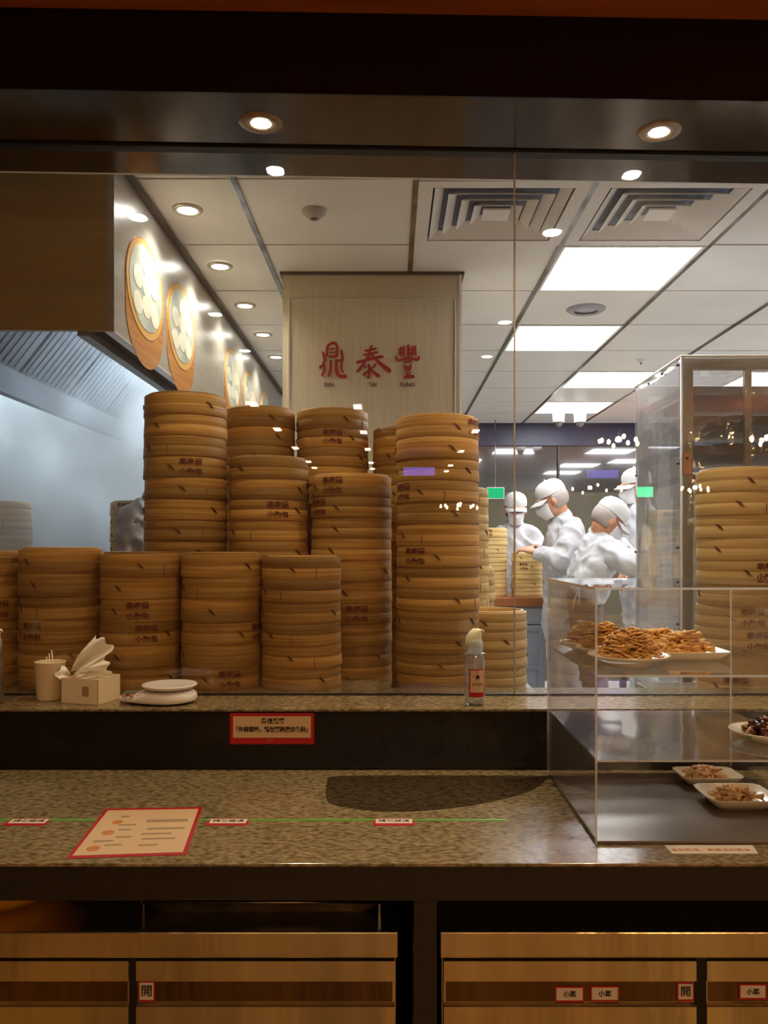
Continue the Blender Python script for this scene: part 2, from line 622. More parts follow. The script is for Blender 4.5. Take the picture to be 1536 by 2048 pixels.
# square louvred vents
for n, (i, k) in enumerate(sorted(vents)):
    x0, x1, y0, y1 = edges[i] + .01, edges[i + 1] - .01, rows[k] + .006, rows[k + 1] - .006
    cx, cy = (x0 + x1) / 2, (y0 + y1) / 2
    t = thing('ceiling_vent', ['square louvred ceiling vent behind the glass joint', 'square louvred ceiling vent above the brightest light panel'][n],
              'vent', (cx, cy, CZ), 'square louvred ceiling vents')

    def ring(b, a, c, z0, z1, th):
        # sloping square ring from half size a (at z0) to c (at z1)
        for (ux, uy) in ((1, 0), (0, 1), (-1, 0), (0, -1)):
            vx, vy = -uy, ux
            P = lambda r, s, z: (cx + ux * r + vx * s, cy + uy * r + vy * s, z)
            b.hexa([P(a, -a, z0), P(a, a, z0), P(c, c, z1), P(c, -c, z1),
                    P(a, -a, z0 + th), P(a, a, z0 + th), P(c, c, z1 + th), P(c, -c, z1 + th)])
    b = MB()
    ring(b, .295, .245, CZ - .006, CZ - .006, .02)
    b.build('frame', m_tile, t)
    b = MB()
    b.box(cx - .29, cx + .29, cy - .29, cy + .29, CZ + .028, CZ + .03)
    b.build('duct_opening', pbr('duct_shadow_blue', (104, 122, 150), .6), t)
    for q in range(4):
        a = .238 - q * .05
        b = MB()
        ring(b, a, a - .034, CZ - .004, CZ + .02, .003)
        b.build('louvre', m_tile, t)
    b = MB()
    b.box(cx - .05, cx + .05, cy - .05, cy + .05, CZ - .002, CZ + .004)
    b.build('centre_plate', m_tile, t)

# kitchen shell
b = MB(); b.box(-2.7, XR + .1, 1.95, YF + .1, -.05, 0)
tag(b.build('floor', m_kfloor), 'pale grey tiled kitchen floor', 'floor', kind='structure')
b = MB(); b.box(-2.7, -2.6, 2.3, YF, 0, CZ)
tag(b.build('wall_left', m_kwall), 'pale wall behind the steaming station', 'wall', kind='structure')
b = MB(); b.box(XR, XR + .1, 2.2, YF, 0, CZ + .06)
tag(b.build('wall_right', m_kwall), 'pale right side wall of the kitchen', 'wall', kind='structure')
fw = thing('wall_back', 'olive brown far kitchen wall below a dark window', 'wall', (0, YF, 0), kind='structure')
b = MB(); b.box(-2.7, XR + .1, YF, YF + .1, 0, E + .56)
b.build('lower_wall', m_farwall, fw)
b = MB(); b.box(-2.7, XR + .1, YF - .03, YF + .1, E + 1.03, CZ + .06)
tag(b.build('header', m_navy, fw), 'navy blue header above the dark window')
wn = thing('window_2', 'dark far kitchen window mirroring the ceiling lights', 'window', (0, YF, E + .56), kind='structure')
for j, x in enumerate([-1.0, .35, 1.7, 3.05]):
    b = MB(); b.box(x, x + 1.33, YF + .02, YF + .03, E + .56, E + 1.03)
    b.build('pane', m_farglass, wn)
    b = MB(); b.box(x - .012, x + .008, YF, YF + .035, E + .56, E + 1.03)
    b.build('mullion', m_trimdark, wn)
b = MB(); b.box(-2.6, -.9, 6.6, 6.7, 0, CZ)
tag(b.build('wall_steam', m_kwall), 'white wall behind the steam', 'wall', kind='structure')

# column with the shop sign
col = thing('column', 'beige tiled square column bearing the red shop name', 'column', (-.09, 4.0, 0), kind='structure')
b = MB(); b.box(-.489, .311, 3.72, 4.45, 0, CZ)
b.build('core', m_col, col)
b = MB(); b.box(-.458, .283, 3.706, 3.72, .2, E + 1.12)
b.build('board', m_col, col, bevel=.002)
for x in (-.462, .285):
    b = MB(); b.box(x, x + .006, 3.702, 3.72, .2, E + 1.12)
    b.build('edge_strip', m_colbright, col)
b = MB(); b.box(.308, .318, 3.712, 3.73, 0, CZ - .001)
b.build('corner_strip', m_colbright, col)
b = MB(); b.box(-.5, .33, 3.705, 4.46, CZ - .012, CZ - .0005)
b.build('top_trim', m_trimdark, col)

# brush-lettered shop name: every stroke a tapering blade of red paint board
DS = 3.70


def sign_pt(u, v):             # photo crop coordinates (3.84 px per photo px)
    return V(560 + u / 3.84, 520 + v / 3.84, DS)


strokes = {
    'first': [([(362, 740), (360, 700), (366, 662), (385, 642), (405, 634), (425, 640), (437, 662), (436, 700), (434, 742)], 10, 13),
              ([(378, 682), (420, 680)], 7, 7), ([(376, 708), (422, 706)], 7, 7), ([(372, 745), (400, 738), (430, 744)], 10, 12),
              ([(326, 702), (336, 730), (338, 762)], 9, 13), ([(338, 762), (360, 766)], 10, 8), ([(338, 770), (330, 800), (300, 824)], 11, 7),
              ([(388, 766), (390, 800), (386, 850), (370, 892)], 13, 10), ([(342, 806), (338, 850), (318, 888)], 12, 9), ([(300, 828), (320, 826)], 6, 6),
              ([(470, 688), (476, 730), (480, 760)], 9, 12), ([(432, 760), (430, 800), (434, 850), (446, 880), (475, 892), (512, 890)], 11, 17),
              ([(440, 770), (490, 764)], 8, 7), ([(478, 770), (470, 810), (472, 850)], 9, 8), ([(472, 850), (492, 856)], 8, 6)],
    'second': [([(648, 696), (700, 688), (742, 676)], 8, 10), ([(636, 728), (700, 716), (756, 704)], 8, 10),
               ([(584, 786), (640, 772), (720, 752), (794, 738)], 10, 13), ([(706, 650), (694, 690), (672, 745), (630, 810), (588, 860)], 9, 11),
               ([(700, 726), (740, 766), (790, 810), (850, 856)], 9, 21), ([(680, 796), (686, 850), (684, 896), (666, 900)], 12, 10),
               ([(640, 800), (658, 822)], 8, 12), ([(638, 886), (660, 862), (678, 852)], 12, 7), ([(738, 796), (716, 822), (696, 836)], 11, 7),
               ([(698, 838), (730, 868), (766, 894)], 9, 17)],
    'third': [([(984, 646), (986, 700), (984, 758)], 11, 13), ([(926, 664), (924, 700), (928, 742)], 10, 10), ([(952, 654), (950, 700), (954, 742)], 8, 9),
              ([(1014, 658), (1016, 700), (1012, 742)], 9, 9), ([(1040, 654), (1038, 700), (1044, 736)], 11, 10),
              ([(906, 690), (960, 678)], 7, 7), ([(908, 716), (958, 706)], 7, 7), ([(990, 690), (1042, 680)], 7, 7), ([(990, 716), (1042, 708)], 7, 7),
              ([(892, 738), (898, 762), (920, 768), (960, 756), (1020, 756), (1058, 762), (1068, 736)], 9, 12),
              ([(952, 782), (1012, 776)], 9, 9), ([(958, 796), (962, 846)], 9, 9), ([(1006, 794), (1000, 844)], 9, 9), ([(960, 822), (1002, 820)], 7, 7),
              ([(962, 846), (1004, 842)], 8, 8), ([(968, 858), (980, 884)], 8, 10), ([(1000, 856), (990, 884)], 8, 8), ([(952, 900), (1000, 892), (1034, 896)], 12, 13)]}


def catmull(p, n=5):
    out = []
    q = [p[0]] + p + [p[-1]]
    for i in range(1, len(q) - 2):
        for t in range(n):
            t /= n
            out.append(tuple(.5 * ((2 * q[i][k]) + (-q[i - 1][k] + q[i + 1][k]) * t + (2 * q[i - 1][k] - 5 * q[i][k] + 4 * q[i + 1][k] - q[i + 2][k]) * t * t
                                   + (-q[i - 1][k] + 3 * q[i][k] - 3 * q[i + 1][k] + q[i + 2][k]) * t ** 3) for k in range(2)))
    out.append(p[-1])
    return out


sg = thing('shop_sign', 'red brush-written three-character shop name on the beige column', 'sign', (-.09, DS, E + .84))
for nm, ss in strokes.items():
    b = MB()
    for n, (pts, w0, w1) in enumerate(ss):
        c = catmull(pts)
        L, Rr = [], []
        m = len(c) - 1
        for i, (u, v) in enumerate(c):
            a, d = c[max(0, i - 1)], c[min(m, i + 1)]
            tx, ty = d[0] - a[0], d[1] - a[1]
            l = math.hypot(tx, ty) or 1
            t = i / m
            wd = (w0 + (w1 - w0) * t) * (.45 if i in (0, m) else (.85 if i in (1, m - 1) else 1)) * .88
            L.append((u - ty / l * wd, v + tx / l * wd))
            Rr.append((u + ty / l * wd, v - tx / l * wd))
        dep = .003 + .0002 * n
        for i in range(m):
            A = [sign_pt(*L[i]), sign_pt(*L[i + 1]), sign_pt(*Rr[i + 1]), sign_pt(*Rr[i])]
            b.hexa([(p.x, DS + .006, p.z) for p in A] + [(p.x, DS + .006 - dep, p.z) for p in A])
    b.build('brush_character', m_red, sg)
for s, px in (('DIN', 658), ('TAI', 745), ('FUNG', 815)):
    p = V(px, 769, DS)
    lettering('romanised_word', s, .026, (p.x, DS + .004, p.z), m_brown_ink, sg, bold=.0004)

# hood wall with its dark ceiling trim
hood = thing('extraction_hood', 'big steel extraction hood with steam rising beneath it', 'hood', (-1.3, 2.61, E + .687))
H0, H1, HB = E + .687, CZ, 6.6
b = MB(); b.box(XL - .02, XL, 2.606, HB, H0, H1 - .001)
b.build('side_panel', m_wallsteel, hood)
b = MB(); b.box(-1.75, XL - .02, 2.606, 2.626, H0, H1 - .001)
b.build('front_panel', m_hoodsteel, hood)
b = MB(); b.box(-1.75, -1.73, 2.626, HB, H0, H1 - .001)
b.build('far_side_panel', m_inner, hood)
b = MB(); b.box(-.905, XL + .001, 2.607, HB, H0 - .006, H0 - .001)
b.build('bottom_flange', m_colbright, hood)
b = MB(); b.box(-.965, -.905, 2.64, HB, H0 + .012, H0 + .03)
b.build('gutter', m_dark, hood)
b = MB(); b.box(-1.0, -.965, 2.63, HB, H0 - .012, H0 + .04)
b.build('inner_lip', m_inner, hood)
b = MB(); b.box(-1.73, -1.69, 2.63, HB, H0 - .01, H0 + .11)
b.build('inner_lip', m_inner, hood)
for k in range(7):
    y0 = 2.65 + k * .56
    for (xa, xb, za, zb) in ((-1.0, -1.22, H0 + .04, H0 + .38), (-1.69, -1.46, H0 + .11, H0 + .40)):
        b = MB()
        b.hexa([(xa, y0, za), (xa, y0 + .53, za), (xb, y0 + .53, zb), (xb, y0, zb),
                (xa, y0, za + .02), (xa, y0 + .53, za + .02), (xb, y0 + .53, zb + .02), (xb, y0, zb + .02)])
        for q in range(9):
            yy = y0 + .03 + q * .055
            s_ = -1 if xa > -1.3 else 1
            b.hexa([(xa + s_ * .012, yy, za + .008), (xa + s_ * .012, yy + .02, za + .008), (xb + s_ * .0, yy + .02, zb - .004), (xb, yy, zb - .004),
                    (xa, yy, za + .012), (xa, yy + .02, za + .012), (xb, yy + .02, zb + .01), (xb, yy, zb + .01)])
        b.build('grease_filter', m_inner, hood)
b = MB(); b.box(-1.5, -1.18, 2.64, HB, H0 + .40, H0 + .42)
b.build('canopy_top', m_inner, hood)
hl = MB(); hl.box(-1.36, -1.3, 2.9, 6.3, H0 + .375, H0 + .398)
hl.build('strip_lamp', emis('strip_lamp_cool', (.82, .92, 1), 3), hood)
for yy in (4.7, 5.8):
    area('hood_lamp', (-1.4, yy, H0 + .36), .12, .8, 7, (.8, .92, 1), hood, spread=130)
bt = thing('added_fill_lamp', 'added unseen cool fill lamp high on the wall behind the steam', 'lamp', (-2.58, 4.8, 2.2))  # out-of-view lamp added to brighten the steam and the pale wall
b = MB(); b.box(-2.6, -2.56, 4.0, 5.6, 2.17, 2.23); b.build('casing', m_white, bt)  # casing of the added fill lamp
b = MB(); b.box(-2.56, -2.545, 4.03, 5.57, 2.18, 2.22); b.build('tube', emis('added_fill_lamp_tube', (.82, .92, 1), 5), bt)
area('added_fill_light', (-2.53, 4.8, 2.2), .05, 1.5, 48, (.8, .92, 1), bt, aim=(1, 0, -.8))
b = MB(); b.box(XL, XL + .022, 2.6, HB + 1.6, CZ - .022, CZ - .006)
tag(b.build('trim_1', m_trimdark), 'dark metal trim between hood wall and ceiling', 'trim', kind='structure')

# wall continues beyond the hood
b = MB(); b.box(XL - .02, XL, HB, YF, 0, CZ)
tag(b.build('wall_side', m_kwall), 'wall continuing beyond the extraction hood', 'wall', kind='structure')

# ---- round steamer pictures on the hood wall (flat prints)
m_p_basket = pbr('print_basket', (196, 132, 52), .35, col2=(170, 104, 36), scale=3, stretch=(1, 1, 20))
m_p_rim = pbr('print_rim', (214, 164, 84), .35)
m_p_cloth = pbr('print_cloth', (206, 208, 190), .35, col2=(160, 168, 156), scale=6)
m_p_bun = pbr('print_dumpling', (238, 234, 214), .3, col2=(222, 216, 190), scale=8)
for n, (yc, zc, ry, rz, lb) in enumerate([(2.94, E + .915, .225, .175, 'nearest round picture of a dumpling steamer on the hood wall'),
                                      (3.44, E + .915, .225, .175, 'second round picture of a dumpling steamer on the hood wall'),
                                      (4.55, E + .915, .225, .175, 'dim third round steamer picture on the hood wall'),
                                      (5.1, E + .915, .225, .175, 'fourth round steamer picture, lit by a far downlight'),
                                      (5.75, E + .915, .225, .175, 'farthest round steamer picture on the hood wall')]):
    t = thing('steamer_picture', lb, 'picture', (XL, yc, zc), 'round steamer pictures on the hood wall')

    def disc(name, cy, cz, a, c, x, m, low=0, par=t):
        b = MB()
        pts = []
        for k in range(40):
            an = 2 * math.pi * k / 40
            yy, zz = cy + a * math.cos(an), cz + c * math.sin(an)
            if low and zz < cz:
                zz -= low
            pts.append((yy, zz))
        b.prism(pts, 'x', XL, x)
        return b.build(name, m, par)
    disc('steamer_side', yc, zc, ry, rz, XL + .002, m_p_basket, low=.1 if n < 2 else .06)
    disc('rim', yc, zc, ry * .985, rz * .97, XL + .0035, m_p_rim)
    cl = disc('cloth', yc, zc + .004, ry * .86, rz * .84, XL + .0045, m_p_cloth)
    for (dy, dz) in ((-.1, .02), (.09, .03), (0, .08), (0, -.06), (-.1, -.07), (.1, -.07), (0, .01)):
        disc('dumpling', yc + dy, zc + dz, .052, .038, XL + .0055 + .0002 * dz, m_p_bun)

# ---- kitchen downlights along the hood wall
for n, (px, py) in enumerate([(375, 418), (440, 531), (490, 610), (526, 668), (552, 713)]):
    D = CH * F / (1095 - py)
    p = V(px, py, D)
    t = thing('downlight', ['nearest kitchen downlight beside the hood wall', 'second kitchen downlight along the hood wall',
                            'third kitchen downlight along the hood wall', 'fourth kitchen downlight along the hood wall',
                            'fifth and farthest kitchen downlight along the hood wall'][n], 'downlight', (p.x, p.y, CZ), 'kitchen downlights beside the hood wall')
    b = MB(); b.lathe([(.036, -.002), (.038, -.008), (.05, -.008), (.056, -.003), (.056, .0)], (p.x, p.y, CZ), 28)
    b.build('trim_ring', m_ring, t)
    b = MB(); b.lathe([(0, 0), (.036, 0), (.036, -.002), (0, -.002)], (p.x, p.y, CZ - .001), 24)
    b.build('lens', m_lens_cool, t)
    spot('downlight_lamp', (p.x, p.y, CZ - .02), SPOT_W * (1.5 if n < 2 else 1), (1, .95, .82), 130, .8, .03, t)

# ---- ceiling fittings
def ceiling_fit(name, label, cat, px, py, prof, parts, mat=m_tile):
    D = CH * F / (1095 - py)
    p = V(px, py, D)
    t = thing(name, label, cat, (p.x, p.y, CZ))
    b = MB(); b.lathe(prof, (p.x, p.y, CZ), 28)
    b.build(parts[0], mat, t)
    return t, p


t, p = ceiling_fit('smoke_detector', 'small round smoke detector on the ceiling left of the vents', 'detector', 628, 421,
                   [(0, -.03), (.022, -.03), (.03, -.022), (.042, -.012), (.046, 0)], ['housing'], pbr('detector_grey', (170, 164, 150), .5))
b = MB(); b.lathe([(.0, -.034), (.012, -.034), (.014, -.029)], (p.x, p.y, CZ), 16); b.build('sensor', m_trimdark, t)
t, p = ceiling_fit('ceiling_speaker', 'round ceiling speaker between the two brightest panels', 'speaker', 1172, 618,
                   [(.06, -.012), (.085, -.014), (.098, -.006), (.1, 0)], ['rim'], pbr('speaker_rim_grey', (150, 150, 160), .4))
b = MB(); b.lathe([(0, -.004), (.03, -.005), (.06, -.003)], (p.x, p.y, CZ), 24); b.build('grille', pbr('speaker_grille', (200, 200, 208), .4, .4), t)
t, p = ceiling_fit('sprinkler', 'tiny ceiling sprinkler left of the covered rack top', 'sprinkler', 1282, 719,
                   [(0, -.022), (.012, -.022), (.014, -.006), (.03, -.004), (.032, 0)], ['plate'])
b = MB(); b.lathe([(0, -.03), (.008, -.03), (.008, -.021)], (p.x, p.y, CZ), 12); b.build('nozzle', m_grid, t)
for n, px in enumerate((1117, 1160)):
    p = V(px, 838, 7.3)
    t = thing('dome_camera', ['left', 'right'][n] + ' one of the two white dome cameras under the ceiling', 'camera', (p.x, p.y, CZ), 'two dome cameras')
    b = MB(); b.lathe([(0, -.0), (.052, -.0), (.052, -.13), (.045, -.135), (0, -.135)], (p.x, p.y, CZ - .0), 24); b.build('housing', m_white, t)
    b = MB(); b.lathe([(.042, -.135), (.038, -.155), (.022, -.175), (0, -.18)], (p.x, p.y, CZ), 20); b.build('dome', m_farglass, t)

# ================================================================ SOFFIT, WINDOW, COUNTER
Y1, YG, Y2 = 1.857, 2.114, 2.271
SZ = E + 1.0186
TL = R(.95)                                # the soffit hangs slightly out of level
so = thing('soffit', 'dark polished metal soffit above the serving window', 'soffit', (0, 0, SZ), kind='structure')
so.rotation_euler = (0, TL, 0)
b = MB(); b.box(-3.2, 3.2, Y1 + .006, Y2, SZ, SZ + .16)
b.build('underside', m_soffit, so)
b = MB(); b.box(-3.2, 3.2, Y1, Y1 + .006, SZ, SZ + .183)
b.build('fascia', m_fascia, so)
b = MB(); b.box(-3.2, 3.2, YG - .012, YG + .02, SZ - .006, SZ + .001)
b.build('glass_channel', m_dark, so)
b = MB(); b.box(-3.2, 3.2, Y2 - .002, Y2 + .02, SZ + .004, SZ + .2)
b.build('rear_board', m_tile, so)
b = MB(); b.box(-3.2, 3.2, -9, Y1, SZ + .183, SZ + .2)
b.build('dining_ceiling', m_dceil, so)
b = MB(); b.box(-3.2, 5, Y2 + .02, Y2 + .07, SZ + .16, CZ + .06)
tag(b.build('wall_front', m_kwall), 'plasterboard above the serving window', 'wall', kind='structure')

wd = thing('window_1', 'frameless serving window of two tall clear glass sheets', 'window', (0, YG, .972), kind='structure')
seam = (1029 - 782) / F * YG
for n, (x0, x1) in enumerate(((-1.9, seam - .001), (seam + .001, 1.9))):
    b = MB(); b.box(x0, x1, YG - .004, YG + .004, .974, SZ + (.012 if n else .028))
    b.build('pane', m_glass, wd)
b = MB(); b.box(seam - .0018, seam + .0018, YG - .0045, YG + .0045, .974, SZ + .01)
tag(b.build('silicone_joint', pbr('silicone_joint', (190, 180, 158), .4), wd), 'thin pale upright joint between the sheets')
b = MB(); b.box(-1.9, 1.9, YG - .007, YG + .007, .972, .9755)
b.build('bottom_channel', m_dark, wd)

# soffit downlights
for n, (px, py, D) in enumerate(((522, 250, 1.989), (1318, 262, 2.0))):
    x = (px - 782) / F * D
    z = SZ - x * math.tan(TL)
    t = thing('soffit_downlight', ['soffit downlight above the basket stacks', 'soffit downlight above the food display box'][n], 'downlight', (x, D, z),
              'round downlights in the dark soffit')
    b = MB(); b.lathe([(.024, .001), (.026, -.004), (.038, -.005), (.05, -.003), (.054, .001)], (x, D, z), 32)
    b.build('trim_ring', pbr('soffit_ring', (150, 128, 100), .3, .5), t)
    b = MB(); b.lathe([(0, .0), (.024, .0), (.024, -.002), (0, -.002)], (x, D, z), 24)
    b.build('lens', m_lens, t)
    spot('soffit_lamp', (x, D, z - .015), SOFFIT_W * (2 if n else 1), (1, .8, .52), 120, .7, .02, t)

# dining room side
b = MB(); b.box(-3.4, 4.5, -9, 1.95, -.05, 0)
tag(b.build('floor_dining', m_dfloor), 'warm striped plank floor on the dining side', 'floor', kind='structure')
b = MB(); b.box(-3.4, 4.5, -9.1, -9, 0, 3.2)
tag(b.build('wall_dining', m_dwall), 'dark brown dining room wall behind the viewer', 'wall', kind='structure')
for s, nm in ((-3.3, 'wall_dining_left'), (4.4, 'wall_dining_right')):
    b = MB(); b.box(s, s + .1, -9, 1.9, 0, 3.2)
    tag(b.build(nm, m_dwall), 'dark brown side wall of the dining room at ' + ('the pass end' if s < 0 else 'the display end'), 'wall', kind='structure')
DZ = E + 1.2
for n, (x, y) in enumerate([(-.93, 1.2), (-.914, -.06), (-.9, -.85), (.607, 1.12), (.60, -.12), (.596, -.9)]):
    zc = DZ - x * math.tan(TL)
    t = thing('dining_downlight', 'round warm downlight over the dining side, ' + ['first', 'second', 'third'][n % 3] + ' from the glass, ' +
              ('hood' if n < 3 else 'display') + ' row', 'downlight', (x, y, zc), 'dining downlights mirrored in the glass')
    b = MB(); b.lathe([(0, -.004), (.034, -.004), (.036, 0), (0, .0)], (x, y, zc), 24); b.build('lens', m_lens, t)
    b = MB(); b.lathe([(.036, .0), (.037, -.006), (.05, -.005), (.052, 0)], (x, y, zc), 24); b.build('trim_ring', m_ring, t)
    spot('dining_lamp', (x, y, zc - .03), DINE_W, WARM, 140, .9, .04, t)
k = 0
for x, ds in ((-1.17, [7.0, 8.5, 10.1, 11.7, 12.6]), (-.285, [7.05, 8.6, 10.1, 11.7, 12.6]), (.86, [8.4, 10.15, 11.9, 12.8])):
    for d in ds:
        y = 2 * YG - d
        zc = DZ - x * math.tan(TL)
        b = MB(); b.box(x - .033, x + .033, y - .09, y + .09, zc - .008, zc)
        tag(b.build('square_downlight', m_mall), ['first', 'second', 'third', 'fourth', 'last'][ds.index(d)] + ' small square light of the ' +
            {-1.17: 'row over the hood side', -.285: 'middle row', .86: 'row over the display side'}[x] + ' behind the viewer', 'downlight', 'square lights behind the viewer')
# chandeliers, purple screens and exit sign on the dining side, seen mirrored in the glass
for n, (px, py, d, s) in enumerate(((1237, 893, 7.0, .16), (1180, 985, 10.5, .4), (918, 1020, 10.0, .22), (1390, 985, 10.0, .16), (1536, 890, 6.6, .13))):
    pv = V(px, py, d)
    x, y, z = pv.x, 2 * YG - d, pv.z
    t = thing('chandelier', ['small warm chandelier, nearest the glass', 'wide warm chandelier over the dining room', 'warm chandelier mirrored on the basket stack',
                             'warm chandelier mirrored by the covered rack', 'warm chandelier by the side wall'][n], 'chandelier', (x, y, z), 'warm chandeliers of the dining room')
    b = MB(); b.tube([(x, y, z), (x, y, DZ)], .006, 6)
    for q in range(8):
        a = q * math.pi / 4
        b.tube([(x, y, z - .03), (x + s * .55 * math.cos(a), y + s * .55 * math.sin(a), z - .06), (x + s * math.cos(a), y + s * math.sin(a), z)], .005, 5)
    b.build('arms', m_trimdark, t)
    pl = bpy.data.lights.new('chandelier_glow', 'POINT'); pl.energy = 9; pl.color = (1, .66, .34); pl.shadow_soft_size = .025
    po = bpy.data.objects.new('chandelier_glow', pl); COL.objects.link(po); po.parent = t; po.location = (0, 0, .06)
    for q in range(8):
        a = q * math.pi / 4
        b = MB(); b.ball((x + s * math.cos(a), y + s * math.sin(a), z + .025 + .02 * (q % 3)), .016, .016, .024, sub=1); b.build('bulb', m_bulb, t)
for n, (px, py) in enumerate(((838, 943), (1205, 948))):
    pv = V(px, py, 11)
    x, y, z = pv.x, 2 * YG - 11, pv.z
    t = thing('purple_screen', ['purple screen mirrored on the basket stack', 'purple screen mirrored above the cooks'][n], 'screen', (x, y, z), 'purple screens behind the viewer')
    b = MB(); b.box(x - .22, x + .22, y - .02, y, z - .07, z + .07); b.build('casing', m_dark, t)
    b = MB(); b.box(x - .21, x + .21, y, y + .003, z - .055, z + .055); b.build('display', m_purple, t)
pv = V(1290, 984, 9)
t = thing('exit_sign', 'green exit sign mirrored in front of the covered rack', 'sign', (pv.x, 2 * YG - 9, pv.z))
b = MB(); b.box(pv.x - .09, pv.x + .09, 2 * YG - 9.03, 2 * YG - 9, pv.z - .06, pv.z + .06); b.build('casing', m_white, t)
b = MB(); b.box(pv.x - .085, pv.x + .085, 2 * YG - 9, 2 * YG - 8.997, pv.z - .055, pv.z + .055); b.build('face', m_exit_far, t)
pv = V(991, 986, 8.0)
t = thing('exit_sign', 'green lit exit sign hanging beyond the cooks', 'sign', pv)
b = MB(); b.box(pv.x - .085, pv.x + .085, pv.y, pv.y + .03, pv.z - .055, pv.z + .055); b.build('casing', m_white, t)
b = MB(); b.box(pv.x - .08, pv.x + .08, pv.y - .004, pv.y, pv.z - .05, pv.z + .05); b.build('face', m_exit, t)
b = MB(); b.tube([(pv.x, pv.y + .015, pv.z + .05), (pv.x, pv.y + .015, CZ)], .006); b.build('hanger', m_grid, t)

# ---- counter
CT = .83
ctr = thing('granite_counter', 'long speckled grey granite counter with dark edge and posts', 'counter', (0, 1.6, 0))
b = MB(); b.box(-1.6, 1.7, 1.357, 1.933, CT - .006, CT)
b.build('slab', m_granite, ctr, bevel=.002)
b = MB(); b.box(-1.6, 1.7, 1.36, 1.39, CT - .062, CT - .006)
b.build('front_edge', m_apron, ctr)
b = MB(); b.box(-1.6, 1.7, 1.39, 1.93, CT - .035, CT - .006)
b.build('underlay', m_dark, ctr)
for x0, x1 in ((.038, .076), (-1.5, -1.46), (1.5, 1.54)):
    b = MB(); b.box(x0, x1, 1.365, 1.93, 0, CT - .035)
    b.build('post', m_apron, ctr)
b = MB(); b.box(-1.6, 1.7, 1.93, 1.95, 0, CT - .02)
b.build('back_panel', m_dark, ctr)
led = thing('raised_ledge', 'raised granite ledge with black riser behind the counter', 'ledge', (0, 2.0, CT))
b = MB(); b.box(-1.6, 1.7, 1.934, 1.95, CT, .966)
b.build('riser', m_black, led)
b = MB(); b.box(-1.6, 0, 1.931, 2.36, .966, .972).box(0, 1.7, 1.931, 2.225, .966, .972)
b.build('ledge_slab', m_granite, led, bevel=.001)
b = MB(); b.box(-1.6, 0, 1.951, 2.34, .6, .966).box(0, 1.7, 1.951, 2.2, .6, .966)
b.build('carcass', m_dark, led)
b = MB(); b.box(-1.6, 1.7, 1.96, 2.18, 0, .6)
b.build('plinth', m_dark, led)

# ---- green tape line and stuck labels on the counter
yt = .52 * F / (1640 - 1095)
b = MB(); b.box(-1.5, (1015 - 782) / F * yt, yt - .0038, yt + .0038, CT, CT + .0007)
tag(b.build('green_tape', m_green), 'thin bright green tape line along the granite counter', 'tape')


def on_counter(px, py):
    D = .52 * F / (py - 1095)
    return (px - 782) / F * D, D


for n, (px, lb) in enumerate(((56, 'small red-edged label under the green tape, left of the menu sheet'),
                              (456, 'small red-edged label just right of the menu sheet'),
                              (788, 'small red-edged label alone under the green tape'))):
    x, y = on_counter(px, 1644)
    t = thing('counter_label', lb, 'label', (x, y, CT), 'small labels under the green tape')
    b = MB(); b.box(x - .039, x + .039, y - .021, y + .019, CT, CT + .0006); b.build('red_backing', m_signred, t)
    b = MB(); b.box(x - .0345, x + .0345, y - .009, y + .015, CT + .0006, CT + .0009); b.build('white_field', m_labelwhite, t)
    o = lettering('lettering', '請勿觸摸', .015, (x, y + .003, CT + .001), m_ink, t, rot=Euler((R(-90), 0, 0)), depth=.0002)

# darker patch: thin tinted clear film over the granite
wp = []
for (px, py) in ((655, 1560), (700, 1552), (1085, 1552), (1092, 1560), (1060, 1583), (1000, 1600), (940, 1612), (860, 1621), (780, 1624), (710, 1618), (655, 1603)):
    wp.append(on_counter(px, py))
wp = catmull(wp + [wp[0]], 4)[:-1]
m_darkfilm = clear_sheet('dark_film', (.79, .765, .75), 1.0, f0=.03)
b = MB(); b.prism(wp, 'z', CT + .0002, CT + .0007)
tag(b.build('dark_patch', m_darkfilm), 'darker patch with a curved edge on the granite counter', 'water', kind='stuff')

# menu sheet
cs = [on_counter(px, py) for px, py in ((132, 1718), (372, 1710), (405, 1615), (212, 1618))]
cc = (sum(c[0] for c in cs) / 4, sum(c[1] for c in cs) / 4)
t = thing('menu_sheet', 'laminated red-bordered paper sheet lying on the granite counter', 'sheet', (*cc, CT))


def shrink(f, fy=None):
    return [(cc[0] + (x - cc[0]) * f, cc[1] + (y - cc[1]) * (fy or f)) for x, y in cs]


def on_sheet(u, v):
    a = [cs[0][i] + (cs[1][i] - cs[0][i]) * u for i in (0, 1)]
    b2 = [cs[3][i] + (cs[2][i] - cs[3][i]) * u for i in (0, 1)]
    return (a[0] + (b2[0] - a[0]) * v, a[1] + (b2[1] - a[1]) * v)


